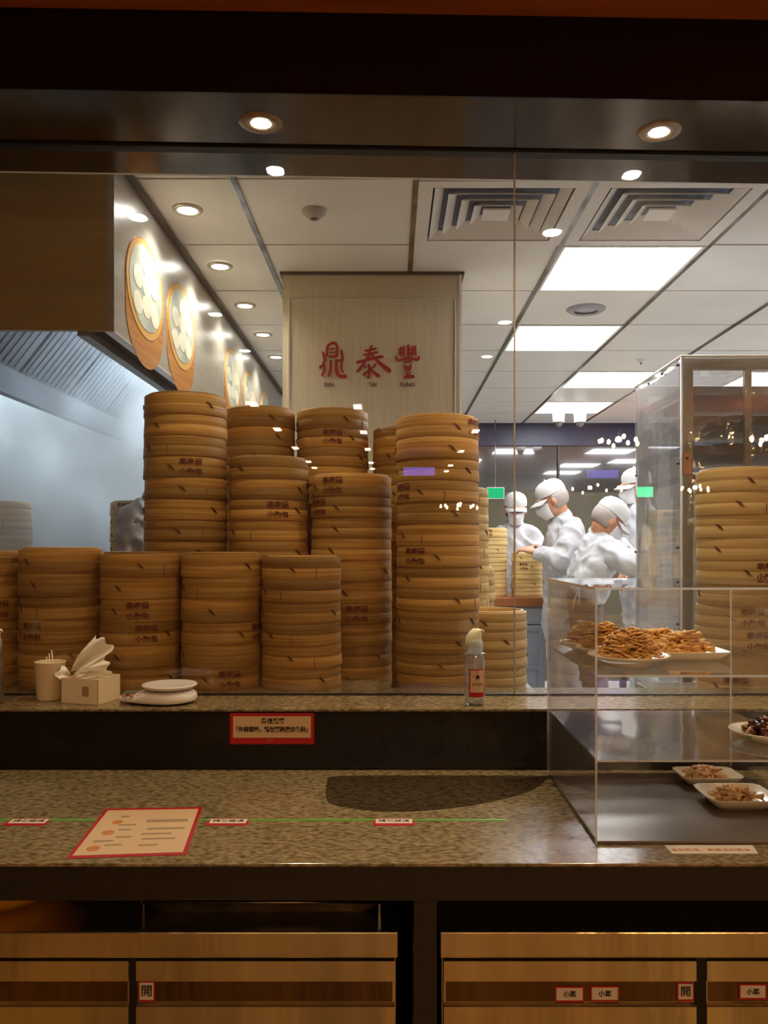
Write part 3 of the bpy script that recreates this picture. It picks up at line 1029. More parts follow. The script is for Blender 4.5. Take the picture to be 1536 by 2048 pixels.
b = MB(); b.prism(cs, 'z', CT + .0002, CT + .0008); b.build('red_border', m_signred, t)
b = MB(); b.prism([on_sheet(.035, .045), on_sheet(.965, .045), on_sheet(.965, .955), on_sheet(.035, .955)], 'z', CT + .0008, CT + .0011)
b.build('page', m_signcream, t)
b = MB()
for (u0, u1, v0, v1) in ((.5, .9, .66, .72), (.55, .9, .5, .54), (.52, .8, .4, .43), (.55, .85, .3, .33), (.55, .72, .18, .21),
                         (.22, .3, .78, .82), (.25, .42, .6, .63), (.28, .4, .5, .53), (.12, .3, .28, .31), (.3, .44, .35, .38), (.25, .4, .2, .23)):
    b = MB()
    b.prism([on_sheet(u0, v0), on_sheet(u1, v0), on_sheet(u1, v1), on_sheet(u0, v1)], 'z', CT + .0011, CT + .0013)
    b.build('printed_line', m_grayink, t)
for (u, v, r_) in ((.2, .46, .05), (.17, .16, .05), (.22, .68, .045)):
    b = MB()
    b.prism([on_sheet(u + r_ * math.cos(a) * 1.2, v + r_ * math.sin(a)) for a in [2 * math.pi * q / 12 for q in range(12)]], 'z', CT + .0011, CT + .0014)
    b.build('printed_picture', m_orange, t)

# red notice on the riser
yn = 1.934
a_, b_ = V(460, 1426, yn), V(629, 1488, yn)
t = thing('notice_sign', 'red framed notice stuck on the black riser', 'sign', (a_.x, yn, b_.z))
b = MB(); b.box(a_.x, b_.x, yn - .003, yn, b_.z, a_.z); b.build('red_plate', m_signred, t, bevel=.0008)
b = MB(); b.box(a_.x + .008, b_.x - .008, yn - .0038, yn - .003, b_.z + .0155, a_.z - .007); b.build('cream_field', m_signcream, t)
xm = (a_.x + b_.x) / 2
lettering('lettering', '各位顧客', .014, (xm + .002, yn - .0042, a_.z - .0185), m_ink, t, bold=.0004, depth=.0003)
lettering('lettering', '「外帶菜盤，請勿觸碰展示餐點」', .0135, (xm, yn - .0042, a_.z - .0385), m_ink, t, bold=.0005, depth=.0003, sx=.9)
lettering('lettering', 'DTF', .009, (xm - .005, yn - .0036, b_.z + .0075), pbr('gold_ink', (200, 140, 30), .5), t, depth=.0004)

# ---- undercounter refrigerators
def fridge(x0, x1, gaps, label):
    t = thing('undercounter_fridge', label, 'refrigerator', ((x0 + x1) / 2, 1.52, 0))
    zt = E - .697
    b = MB(); b.box(x0 + .006, x1 - .006, 1.53, 1.91, .1, zt - .05); b.build('body', m_fridge, t)
    b = MB(); b.box(x0, x1, 1.495, 1.915, zt - .048, zt); b.build('top', m_fridge, t, bevel=.003)
    b = MB(); b.box(x0 + .008, x1 - .008, 1.515, 1.53, .1, zt - .05); b.build('gasket_frame', m_dark, t)
    xs = [x0 + .008] + [v for g in gaps for v in g] + [x1 - .008]
    for i in range(0, len(xs), 2):
        a, c = xs[i], xs[i + 1]
        d = thing('door', 'steel door with a recessed grip band', None, (0, 0, 0))
        del d['label']
        d.name = 'door'
        b = MB()
        zd = zt - .054
        pr = [(1.497, zd), (1.497, zd - .036), (1.505, zd - .04), (1.505, zd - .078), (1.497, zd - .083), (1.497, .12), (1.516, .12), (1.516, zd)]
        b.prism(pr, 'x', a, c)
        me = b.mesh('door', m_fridge)
        bpy.data.objects.remove(d)
        o = bpy.data.objects.new('door', me)
        COL.objects.link(o)
        me.transform(Matrix.Translation(-t.location))
        o.parent = t
        b = MB(); b.box(a + .004, c - .004, 1.5045, 1.5055, zd - .077, zd - .041)
        g = b.build('grip_band', m_fridge_dark, o, rel=False)
        g.data.transform(Matrix.Translation(-t.location))
    for lx in (x0 + .05, x1 - .05):
        for ly in (1.56, 1.88):
            b = MB(); b.lathe([(0, 0), (.022, 0), (.018, .1), (0, .1)], (lx, ly, 0), 12); b.build('leg', m_steel, t)
    for g in gaps:
        b = MB(); b.box(g[0], g[1], 1.5, 1.516, .12, zt - .05); b.build('mullion', m_rubber, t)
    return t


m_fridge_dark = pbr('fridge_grip_steel', (112, 88, 58), .18, .95, bump=.25, bscale=2, stretch=(8, 1, .5), col2=(100, 78, 50), scale=6)
yf = 1.497
gx = lambda px: (px - 782) / F * yf
fridge(-1.42, gx(798), [(gx(257), gx(272))], 'steel undercounter refrigerator under the left half of the counter')
fridge(gx(879), 1.45, [(gx(1393), gx(1414))], 'steel undercounter refrigerator under the display box')


def door_sticker(px0, px1, py0, py1, s, lb, D=1.503, tall=False):
    a, c = V(px0, py0, D), V(px1, py1, D)
    t = thing('door_sticker', lb, 'sticker', ((a.x + c.x) / 2, D, c.z), 'small stickers on the refrigerator doors')
    b = MB(); b.box(a.x, c.x, D - .0005, D + .002, c.z, a.z); b.build('red_border', m_signred, t)
    b = MB(); b.box(a.x + .0025, c.x - .0025, D - .0009, D - .0005, c.z + .0035, a.z - .0025); b.build('white_field', m_labelwhite, t)
    lettering('lettering', s, (a.z - c.z) * (.6 if len(s) == 1 else .42), ((a.x + c.x) / 2, D - .0012, (a.z + c.z) / 2), m_ink, t, bold=.0003, depth=.0003)


door_sticker(277, 310, 1962, 2003, '開', 'upright sticker beside the left refrigerator door gap')
door_sticker(1110, 1168, 1973, 2004, '小菜', 'left one of two matching red-edged stickers under the display')
door_sticker(1181, 1238, 1972, 2003, '小菜', 'right one of two matching red-edged stickers under the display')
door_sticker(1354, 1388, 1965, 2002, '開', 'upright sticker beside the right refrigerator door gap')
door_sticker(1478, 1533, 1968, 1999, '小菜', 'red-edged sticker nearest the right end of the refrigerator')

zt = E - .697
t = thing('steel_tray', 'shallow steel tray on top of the left refrigerator', 'tray', (-.23, 1.65, zt))
b = MB()
x0, x1, y0, y1 = -.47, -.02, 1.56, 1.82
b.box(x0 + .03, x1 - .03, y0 + .02, y1 - .02, zt, zt + .002)
b.hexa([(x0 + .03, y0 + .02, zt), (x1 - .03, y0 + .02, zt), (x1, y0, zt + .025), (x0, y0, zt + .025),
        (x0 + .03, y0 + .023, zt), (x1 - .03, y0 + .023, zt), (x1, y0 + .003, zt + .025), (x0, y0 + .003, zt + .025)])
b.box(x0, x1, y1 - .004, y1, zt, zt + .025).box(x0, x0 + .004, y0, y1, zt, zt + .025).box(x1 - .004, x1, y0, y1, zt, zt + .025)
b.build('pan', m_steel, t)
b = MB(); b.tube([(x0, y0, zt + .026), (x1, y0, zt + .026), (x1, y1, zt + .026), (x0, y1, zt + .026), (x0, y0, zt + .026)], .003, 6)
b.build('rolled_rim', m_steel, t)
t = thing('orange_basin', 'orange plastic basin on the refrigerator, cropped at the left', 'basin', (-.78, 1.68, zt))
b = MB(); b.lathe([(0, 0), (.09, 0), (.115, .02), (.14, .06), (.15, .062), (.146, .066), (.132, .062), (.108, .022), (.085, .004), (0, .004)], (-.78, 1.66, zt), 40)
b.build('bowl', m_basin, t)
b = MB(); b.lathe([(.15, .058), (.155, .062), (.15, .067), (.145, .062)], (-.78, 1.66, zt), 40, closed=True)
b.build('rim', m_basin, t)

# ================================================================ BAMBOO STEAMERS
def basket_proto(mat, stitch_n=2, seg=48):
    """unit steamer: radius 0.1, tier height 0.06"""
    parts = {}
    b = MB(); b.lathe([(.0925, .0), (.0998, .0), (.1004, .0008), (.0998, .015), (.0994, .0299), (.0991, .0305), (.0925, .0305)], (0, 0, 0), seg, closed=True)
    parts['lower_hoop'] = b.mesh('lower_hoop', mat)
    b = MB(); b.lathe([(.0925, .0306), (.0984, .0306), (.0987, .0312), (.0986, .045), (.0986, .0589), (.0982, .0597), (.0925, .0599)], (0, 0, 0), seg, closed=True)
    parts['upper_hoop'] = b.mesh('upper_hoop', mat)
    b = MB(); b.lathe([(.084, .008), (.091, .008), (.0912, .062), (.0903, .0655), (.0858, .0662), (.084, .064)], (0, 0, 0), seg, closed=True)
    parts['inner_rim'] = b.mesh('inner_rim', mat)
    b = MB()
    for a, z, sl in ((-90, .030, .55), (150, .03, .5)):
        for q in range(2):
            aa = R(a + q * 3)
            d = .008
            pts = []
            for (s_, t_) in ((-1, 1), (-.3, .55), (1, -1), (.3, -.55)):
                an = aa + s_ * .07
                zz = z + q * -.002 + t_ * d
                pts.append((an, zz))
            lo = [(.0985 * math.cos(an), .0985 * math.sin(an), zz) for an, zz in pts]
            hi = [(.1015 * math.cos(an), .1015 * math.sin(an), zz) for an, zz in pts]
            b.hexa(lo + hi)
    parts['cane_stitching'] = b.mesh('cane_stitching', m_stitch)
    b = MB(); b.box(-.0008, .0008, -.1006, -.0985, .001, .0295)
    b.bm.transform(Matrix.Rotation(R(35), 4, 'Z'))
    parts['hoop_seam'] = b.mesh('hoop_seam', m_seam)
    return parts


P_std = basket_proto(m_bamboo)
P_pale = basket_proto(m_bamboo_pale)


def stamp_mesh():
    me = text_data('鼎泰豐', .018, .0002, .0005, 1)
    out = MB()
    me2 = text_data('小籠包', .018, .0002, .0005, 1)
    for m_, dz in ((me, .044), (me2, .016)):
        for v in m_.vertices:
            a = v.co.x / .1 - math.pi / 2
            r = .1012 - v.co.y
            v.co = Vector((r * math.cos(a), r * math.sin(a), v.co.z + dz))
        out.bm.from_mesh(m_)
    return out.mesh('ink_stamp', m_stamp)


ME_STAMP = stamp_mesh()
slb = MB()
for q in range(9):
    y = -.072 + q * .018
    hw = math.sqrt(max(0, .083 ** 2 - y * y))
    slb.box(-hw, hw, y - .006, y + .006, .012, .015)
ME_SLATS = slb.mesh('slat_base', m_bamboo_pale)
ORD = ['top', 'second', 'third', 'fourth', 'fifth', 'sixth', 'seventh', 'eighth', 'ninth', 'tenth', 'eleventh', 'twelfth', 'thirteenth', 'fourteenth', 'fifteenth', 'sixteenth', 'seventeenth']


def stack(x, y, r, z0, ztop, desc, protos=P_std, n=None, jit=.0015, stamps=.3, rot=(-60, 60), lean=0.0):
    n = n or max(1, round((ztop - z0) / .0605))
    h = (ztop - z0) / n
    for k in range(n):
        lab = ('bamboo steamer, %s from top, %s' % (ORD[n - 1 - k], desc)) if k < n - 1 else 'topmost bamboo steamer, %s' % desc
        t = thing('bamboo_steamer', lab, 'steamer', (x + random.uniform(-jit, jit) + lean * k, y + random.uniform(-jit, jit), z0 + k * h), desc)
        t.scale = (r / .1, r / .1, h / .06)
        t.rotation_euler = (0, 0, R(random.uniform(*rot)))
        for nm, me in protos.items():
            if nm == 'hoop_seam' and random.random() < .5:
                continue
            o = bpy.data.objects.new(nm, me)
            COL.objects.link(o)
            o.parent = t
        if random.random() < stamps:
            o = bpy.data.objects.new('ink_stamp', ME_STAMP)
            COL.objects.link(o)
            o.parent = t
            o.rotation_euler = (0, 0, R(random.choice((28, 35, -30))))
        if k == n - 1:
            o = bpy.data.objects.new('slat_base', ME_SLATS)
            COL.objects.link(o)
            o.parent = t


LZ, TZ = .972, .877
ztop = lambda py, D: E + (1095 - py) / F * D
for px, py, ds in ((-41, 1106, 'front stack cropped by the left edge'),
                   (122, 1099, 'front stack behind the cream cup'),
                   (283, 1108, 'front stack behind tissue box and scale'),
                   (444, 1109, 'front stack just right of the scale'),
                   (603, 1116, 'front stack above the red notice')):
    stack((px - 782) / F * 2.27, 2.271, .1095, LZ, ztop(py, 2.165), ds, n=6, stamps=.35)
stack(-.622, 2.503, .1235, TZ, ztop(782, 2.37), 'tall stack beside the steam')
stack(-.370, 2.503, .120, TZ, ztop(912, 2.37), 'shorter stack right of the tall steam-side one')
stack(-.119, 2.503, .1225, TZ, ztop(948, 2.37), 'flat-topped stack left of the tallest front one')
stack(.1336, 2.372, .119, TZ, ztop(828, 2.25), 'tall stack behind the spray bottle')
stack(-.440, 2.76, .118, TZ, ztop(812, 2.64), 'back stack at the column foot, left')
stack(-.195, 2.76, .120, TZ, ztop(816, 2.64), 'back stack under the shop sign')
stack(.058, 2.76, .119, TZ, ztop(852, 2.64), 'back stack half hidden behind the tall one')
stack(.303, 2.56, .117, TZ, ztop(1228, 2.44), 'low open stack right of the spray bottle', n=5, protos=P_pale, rot=(80, 140))
stack(.245, 3.06, .117, TZ, ztop(976, 2.94), 'narrow far stack edging the tall one', protos=P_pale, rot=(0, 100))
stack(.305, 3.34, .115, TZ, ztop(1138, 3.22), 'lower far stack edging the tall one', protos=P_pale, rot=(0, 100))
stack(.992, 2.35, .119, TZ, ztop(936, 2.23), 'big stack before the covered rack', protos=P_pale, jit=.004)

# work table under the stacks (L shaped steel)
t = thing('work_table', 'steel kitchen table carrying the tall steamer stacks', 'table', (-.6, 2.6, 0))
b = MB(); b.prism([(-1.7, 2.365), (.005, 2.365), (.005, 2.235), (.475, 2.235), (.475, 3.5), (.1, 3.5), (.1, 2.9), (-1.7, 2.9)], 'z', TZ - .03, TZ)
b.build('table_top', m_steel, t)
for x, y in ((-1.66, 2.4), (-1.66, 2.86), (.44, 2.27), (.44, 3.46), (.13, 3.46), (-.8, 2.86)):
    b = MB(); b.box(x - .02, x + .02, y - .02, y + .02, 0, TZ - .03); b.build('leg', m_steel, t)
t = thing('steamer_trolley', 'steel trolley under the big right-hand steamer stack', 'trolley', (1.2, 2.4, 0))
b = MB(); b.box(.86, 1.7, 2.235, 2.9, TZ - .025, TZ); b.build('top', m_steel, t, bevel=.003)
b = MB(); b.box(.88, 1.68, 2.25, 2.88, .3, .32); b.build('lower_shelf', m_steel, t)
for x in (.88, 1.66):
    for y in (2.26, 2.86):
        b = MB(); b.box(x - .015, x + .015, y - .015, y + .015, .06, TZ - .025); b.build('leg', m_steel, t)
        b = MB(); b.lathe([(0, -.012), (.03, -.012), (.03, .012), (0, .012)], (0, 0, 0), 16, M=Matrix.Translation((x, y, .03)) @ Matrix.Rotation(R(90), 4, 'Y')); b.build('caster', m_rubber, t)

# ---- steaming station under the hood
t = thing('steam_stove', 'steel steaming stove under the hood', 'stove', (-1.5, 4, 0))
b = MB(); b.box(-2.3, -.93, 3.62, 4.4, 0, .93); b.build('body', m_steel, t, bevel=.004)
for x in (-1.82, -1.16):
    b = MB(); b.lathe([(0, .93), (.17, .93), (.17, .95), (.13, .95), (0, .945)], (x, 3.85, 0), 32); b.build('steam_ring', m_steel, t)
    b = MB(); b.lathe([(0, -.01), (.025, -.01), (.025, .02), (0, .02)], (0, 0, 0), 16, M=Matrix.Translation((x, 3.6, .82)) @ Matrix.Rotation(R(90), 4, 'X')); b.build('knob', m_dark, t)
stack(-1.83, 3.85, .145, .95, E + .207, 'steaming stack at the left under the hood', protos=P_pale, jit=.003)
stack(-1.165, 3.85, .14, .95, E + .207, 'steaming stack beside the half-hidden cook', protos=P_pale, jit=.003)
# control panel and pipe on the wall behind the steam
t = thing('steel_cabinet', 'blurred steel cabinet standing behind the steam', 'cabinet', (-1.2, 6.0, 0))
b = MB(); b.box(-1.75, -.98, 6.0, 6.55, 0, E + .6); b.build('body', m_inner, t, bevel=.005)
b = MB(); b.box(-1.7, -1.38, 5.985, 6.0, .3, E + .55); b.build('door', m_inner, t)
b = MB(); b.box(-1.35, -1.03, 5.985, 6.0, .3, E + .55); b.build('door', m_inner, t)
for x in (-1.4, -1.33):
    b = MB(); b.tube([(x, 5.96, E), (x, 5.96, E + .3)], .008); b.build('handle', m_steel, t)

# steam
m_steam, nt, out = new_mat('steam_vapour')
pv_ = N(nt, 'ShaderNodeVolumePrincipled')
pv_.inputs['Color'].default_value = (.93, .97, 1, 1)
pv_.inputs['Anisotropy'].default_value = .1
tc = N(nt, 'ShaderNodeTexCoord')
mp = N(nt, 'ShaderNodeMapping'); mp.inputs['Scale'].default_value = (1, .6, .7)
nz = N(nt, 'ShaderNodeTexNoise'); nz.inputs['Scale'].default_value = 2.2; nz.inputs['Detail'].default_value = 3
mr = N(nt, 'ShaderNodeMapRange'); mr.inputs[1].default_value = .38; mr.inputs[2].default_value = .68; mr.inputs[3].default_value = .2; mr.inputs[4].default_value = 5.0
nt.links.new(tc.outputs['Object'], mp.inputs[0]); nt.links.new(mp.outputs[0], nz.inputs[0]); nt.links.new(nz.outputs[0], mr.inputs[0])
nt.links.new(mr.outputs[0], pv_.inputs['Density']); nt.links.new(pv_.outputs[0], out.inputs['Volume'])
b = MB(); b.box(-2.58, -.93, 3.5, 6.5, .96, H0 + .3)
tag(b.build('steam', m_steam), 'white steam billowing up beneath the extraction hood', 'steam', kind='stuff')

# ================================================================ TABLE AND CABINETS AT THE BACK
t = thing('dumpling_table', 'wooden-topped worktable on grey cabinets where cooks stand', 'table', (.4, 5.8, 0))
TBZ = 1.01
b = MB(); b.box(-.4, 1.06, 5.6, 6.1, TBZ - .06, TBZ); b.build('wooden_top', m_tablewood, t, bevel=.004)
b = MB(); b.box(-.38, 1.05, 5.63, 6.08, .08, TBZ - .06); b.build('cabinet_body', m_cabinet, t)
for k in range(4):
    xa = -.37 + k * .356
    b = MB(); b.box(xa, xa + .346, 5.612, 5.63, TBZ - .18, TBZ - .075); b.build('drawer', m_cabinet, t, bevel=.003)
    b = MB()
    b.box(xa, xa + .346, 5.618, 5.63, .12, TBZ - .19)
    b.box(xa, xa + .04, 5.608, 5.618, .12, TBZ - .19).box(xa + .306, xa + .346, 5.608, 5.618, .12, TBZ - .19)
    b.box(xa + .04, xa + .306, 5.608, 5.618, TBZ - .23, TBZ - .19).box(xa + .04, xa + .306, 5.608, 5.618, .12, .16).box(xa + .04, xa + .306, 5.608, 5.618, .52, .55)
    o = b.build('door', m_cabinet, t)
stack(.705, 5.78, .108, TBZ, ztop(1057, 5.68), 'stack before the cook facing the window', protos=P_pale, jit=.002, rot=(-100, 20))
stack(.950, 5.76, .108, TBZ, ztop(1107, 5.66), 'low stack at the end of the wooden table', protos=P_pale, jit=.002, rot=(-100, 20))
stack(.42, 5.78, .108, TBZ, ztop(1100, 5.68), 'stack on the wooden table behind the tall stacks', protos=P_pale, jit=.002)

# ---- covered rack
m_shelf = pbr('rack_shelf_grey', (104, 98, 92), .4, .3)
m_post = pbr('rack_post_steel', (150, 142, 126), .35, .6)
t = thing('covered_rack', 'tall steel rack under a clear plastic cover', 'rack', (1.8, 3.5, 0))
RX0, RX1, RY0, RY1, RZ = 1.138, 2.35, 3.22, 3.82, E + .742
for x in (RX0, RX1 - .04, ):
    for y in (RY0, RY1 - .04):
        b = MB(); b.box(x + .0, x + .042, y, y + .035, .08, RZ - .012); b.build('post', m_post, t, bevel=.002)
        b = MB(); b.lathe([(0, -.012), (.035, -.012), (.035, .012), (0, .012)], (0, 0, 0), 16, M=Matrix.Translation((x + .02, y + .02, .035)) @ Matrix.Rotation(R(90), 4, 'Y')); b.build('caster', m_rubber, t)
xm0 = (1490 - 782) / F * RY0
b = MB(); b.box(xm0, xm0 + .026, RY0, RY0 + .02, .1, RZ - .03); b.build('centre_bar', m_post, t)
b = MB(); b.box(RX0, RX1, RY0 + .001, RY0 + .03, RZ - .045, RZ - .003); b.build('top_rail', m_post, t)
b = MB(); b.box(RX0, RX1, RY1 - .03, RY1, RZ - .045, RZ - .003); b.build('top_rail', m_post, t)
for z in (E + .60, E + .483, E + .366, E + .25, .6, .3):
    b = MB()
    b.box(RX0 + .045, RX1 - .045, RY0 + .03, RY0 + .045, z, z + .035).box(RX0 + .045, RX1 - .045, RY1 - .045, RY1 - .03, z, z + .035)
    b.box(RX0 + .005, RX0 + .02, RY0 + .04, RY1 - .04, z, z + .03)
    b.box(RX0 + .045, RX1 - .045, RY0 + .045, RY1 - .045, z, z + .004)
    b.build('shelf', m_shelf, t)
b = MB(); b.quadgrid(lambda u, v: (RX0 - .006 - .006 * math.sin(u * 9) * math.sin(v * 7), RY0 - .002 + u * (RY1 - RY0 + .004), .15 + v * (RZ - .15)), 24, 48)
tag(b.build('side_cover', m_film, t, solid=.0008), 'milky plastic side sheet with studs')
b = MB(); b.quadgrid(lambda u, v: (RX0 - .006 + u * (RX1 - RX0), RY0 - .008 - .003 * math.sin(u * 17) * math.sin(v * 11), .15 + v * (RZ - .15)), 40, 48)
b.build('front_cover', m_film_front, t, solid=.0008)
b = MB(); b.box(RX0 - .008, RX1, RY0 - .01, RY1, RZ, RZ + .003); b.build('top_cover', m_film, t)
b = MB(); b.tube([(RX0 - .008, RY1, RZ + .002), (RX0 - .008, RY0 - .01, RZ + .002), (RX1, RY0 - .01, RZ + .002)], .006, 6)
b.tube([(RX0 - .008, RY0 - .01, .15), (RX0 - .008, RY0 - .01, RZ)], .004, 6)
b.build('cover_piping', m_white, t)
for (y, z) in ((3.235, E + .715), (3.42, E + .72), (3.6, E + .715), (3.235, E + .33), (3.235, E + .0), (3.78, E + .33), (3.79, E - .02), (3.235, E - .3)):
    b = MB(); b.ball((RX0 - .014, y, z), .007, sub=1); b.build('stud', m_trimdark, t)
a_, c_ = V(1368, 905, 3.2), V(1384, 948, 3.2)
b = MB(); b.box(a_.x, c_.x, 3.204, 3.209, c_.z, a_.z); tag(b.build('tag_plate', pbr('copper_tag', (226, 160, 110), .4), t), 'orange tag with a round lock')
b = MB(); b.lathe([(0, 0), (.006, 0), (.006, .004), (0, .004)], (0, 0, 0), 12, M=Matrix.Translation((a_.x + .014, 3.204, (a_.z + c_.z) / 2 + .02)) @ Matrix.Rotation(R(90), 4, 'X')); b.build('lock', m_trimdark, t)
t2 = thing('side_table', 'small steel table beyond the covered rack', 'table', (1.4, 4.2, 0))
b = MB(); b.box(1.2, 1.75, 4.0, 4.36, .87, .9); b.build('table_top', m_steel, t2)
for x in (1.22, 1.73):
    for y in (4.02, 4.34):
        b = MB(); b.box(x - .015, x + .015, y - .015, y + .015, 0, .87); b.build('leg', m_steel, t2)
stack(1.375, 4.16, .122, .9, ztop(1022, 4.04), 'stack seen through the plastic rack cover', protos=P_pale, jit=.003)
tag_n = 0
m_wrap = pbr('plastic_wrap', (190, 186, 176), .12, .1, col2=(140, 134, 124), scale=14, bump=1, bscale=16, bstretch=(1, 3, 1), spec=1)
for li, z in enumerate((E + .483, E + .366, E + .25)):
    for k in range(3):
        xa = RX0 + .12 + k * .36 if li or 1 else 0
        if k == 0 and z < E + .2:
            continue
        tt = thing('wrapped_tray', 'plastic-wrapped tray, %s on the %s shelf in view of the covered rack' % (['first', 'second', 'third'][k], ['upper', 'middle', 'lower'][li]),
                   'tray', (xa + .16, 3.5, z + .004), 'plastic-wrapped trays in the covered rack')
        b = MB(); b.box(xa, xa + .33, RY0 + .07, RY1 - .07, z + .0045, z + .02); b.build('tray', m_steel, tt, bevel=.004)
        rr = random.random() * 9
        b = MB(); b.quadgrid(lambda u, v: (xa + u * .33, RY0 + .07 + v * .46, z + .021 + .05 * math.sin(u * math.pi) ** .5 * math.sin(v * math.pi) ** .5 * (1 + .3 * noise.noise((u * 6 + rr, v * 6, 0)))), 14, 14)
        b.build('wrap', m_wrap, tt)


# ================================================================ COOKS
def remeshed(mb, name, mat, voxel, smooth=2, disp=0.0, dscale=8.0):
    me = mb.mesh(name + '_src', mat)
    o = bpy.data.objects.new('tmp', me)
    COL.objects.link(o)
    md = o.modifiers.new('r', 'REMESH')
    md.mode = 'VOXEL'
    md.voxel_size = voxel
    md.use_smooth_shade = True
    if smooth:
        ms = o.modifiers.new('s', 'SMOOTH')
        ms.iterations = smooth
        ms.factor = .5
    bpy.context.view_layer.update()
    m2 = bpy.data.meshes.new_from_object(o.evaluated_get(bpy.context.evaluated_depsgraph_get()))
    m2.name = name
    bpy.data.objects.remove(o)
    if disp:
        for v in m2.vertices:
            c = v.co
            q = noise.noise((c.x * dscale * .6 + 7, c.y * dscale * .6, c.z * dscale * .5)) * 1.3
            n1 = .5 * q + .55 - 1.5 * abs(noise.noise((c.x * dscale + q * 2, c.y * dscale, c.z * dscale * 1.3 + c.x * 5 - q))) ** .8 + .25 * noise.noise((c.x * dscale * 3, c.y * dscale * 3, c.z * dscale * 3))
            v.co = c + v.normal * disp * n1
    return m2


def add_mesh(me, name, parent):
    o = bpy.data.objects.new(name, me)
    COL.objects.link(o)
    me.transform(Matrix.Translation(-parent.location))
    o.parent = parent
    return o


def lerp(a, b_, t_):
    return a + (b_ - a) * t_


def frame(fwd, up=(0, 0, 1)):
    f = Vector(fwd).normalized()
    r = f.cross(Vector(up)).normalized()
    u = r.cross(f)
    return Matrix((( r.x, f.x, u.x), (r.y, f.y, u.y), (r.z, f.z, u.z))).to_4x4()      # local x = right, y = forward, z = up


def hand(b, wrist, direction, palm_n, s=1.0, left=False, curl=.5):
    d = Vector(direction).normalized()
    n = Vector(palm_n)
    n = (n - d * n.dot(d)).normalized()
    side = d.cross(n)
    if left:
        side = -side
    P0 = Vector(wrist)
    for q in range(4):
        o = (q - 1.5) * .019 * s
        b.capsule(P0 + d * .01, P0 + d * .085 * s + side * o, .02 * s, .0115 * s, sub=1)
    for q in range(4):
        o = (q - 1.5) * .021 * s
        L = (.036, .042, .039, .03)[q] * s
        a = P0 + d * .088 * s + side * o
        c1 = a + (d * math.cos(curl) + n * math.sin(curl)) * L
        c2 = c1 + (d * math.cos(curl * 2.2) + n * math.sin(curl * 2.2)) * L * .85
        b.capsule(a, c1, .0095 * s, .0088 * s, sub=1)
        b.capsule(c1, c2, .0088 * s, .0078 * s, sub=1)
    a = P0 + d * .03 * s - side * .03 * s
    c1 = a + (d * .6 - side * .6 + n * .4).normalized() * .036 * s
    c2 = c1 + (d * .9 - side * .1 + n * .5).normalized() * .03 * s
    b.capsule(P0 + d * .015, a, .018 * s, .014 * s, sub=1)
    b.capsule(a, c1, .013 * s, .0105 * s, sub=1)
    b.capsule(c1, c2, .0105 * s, .0085 * s, sub=1)


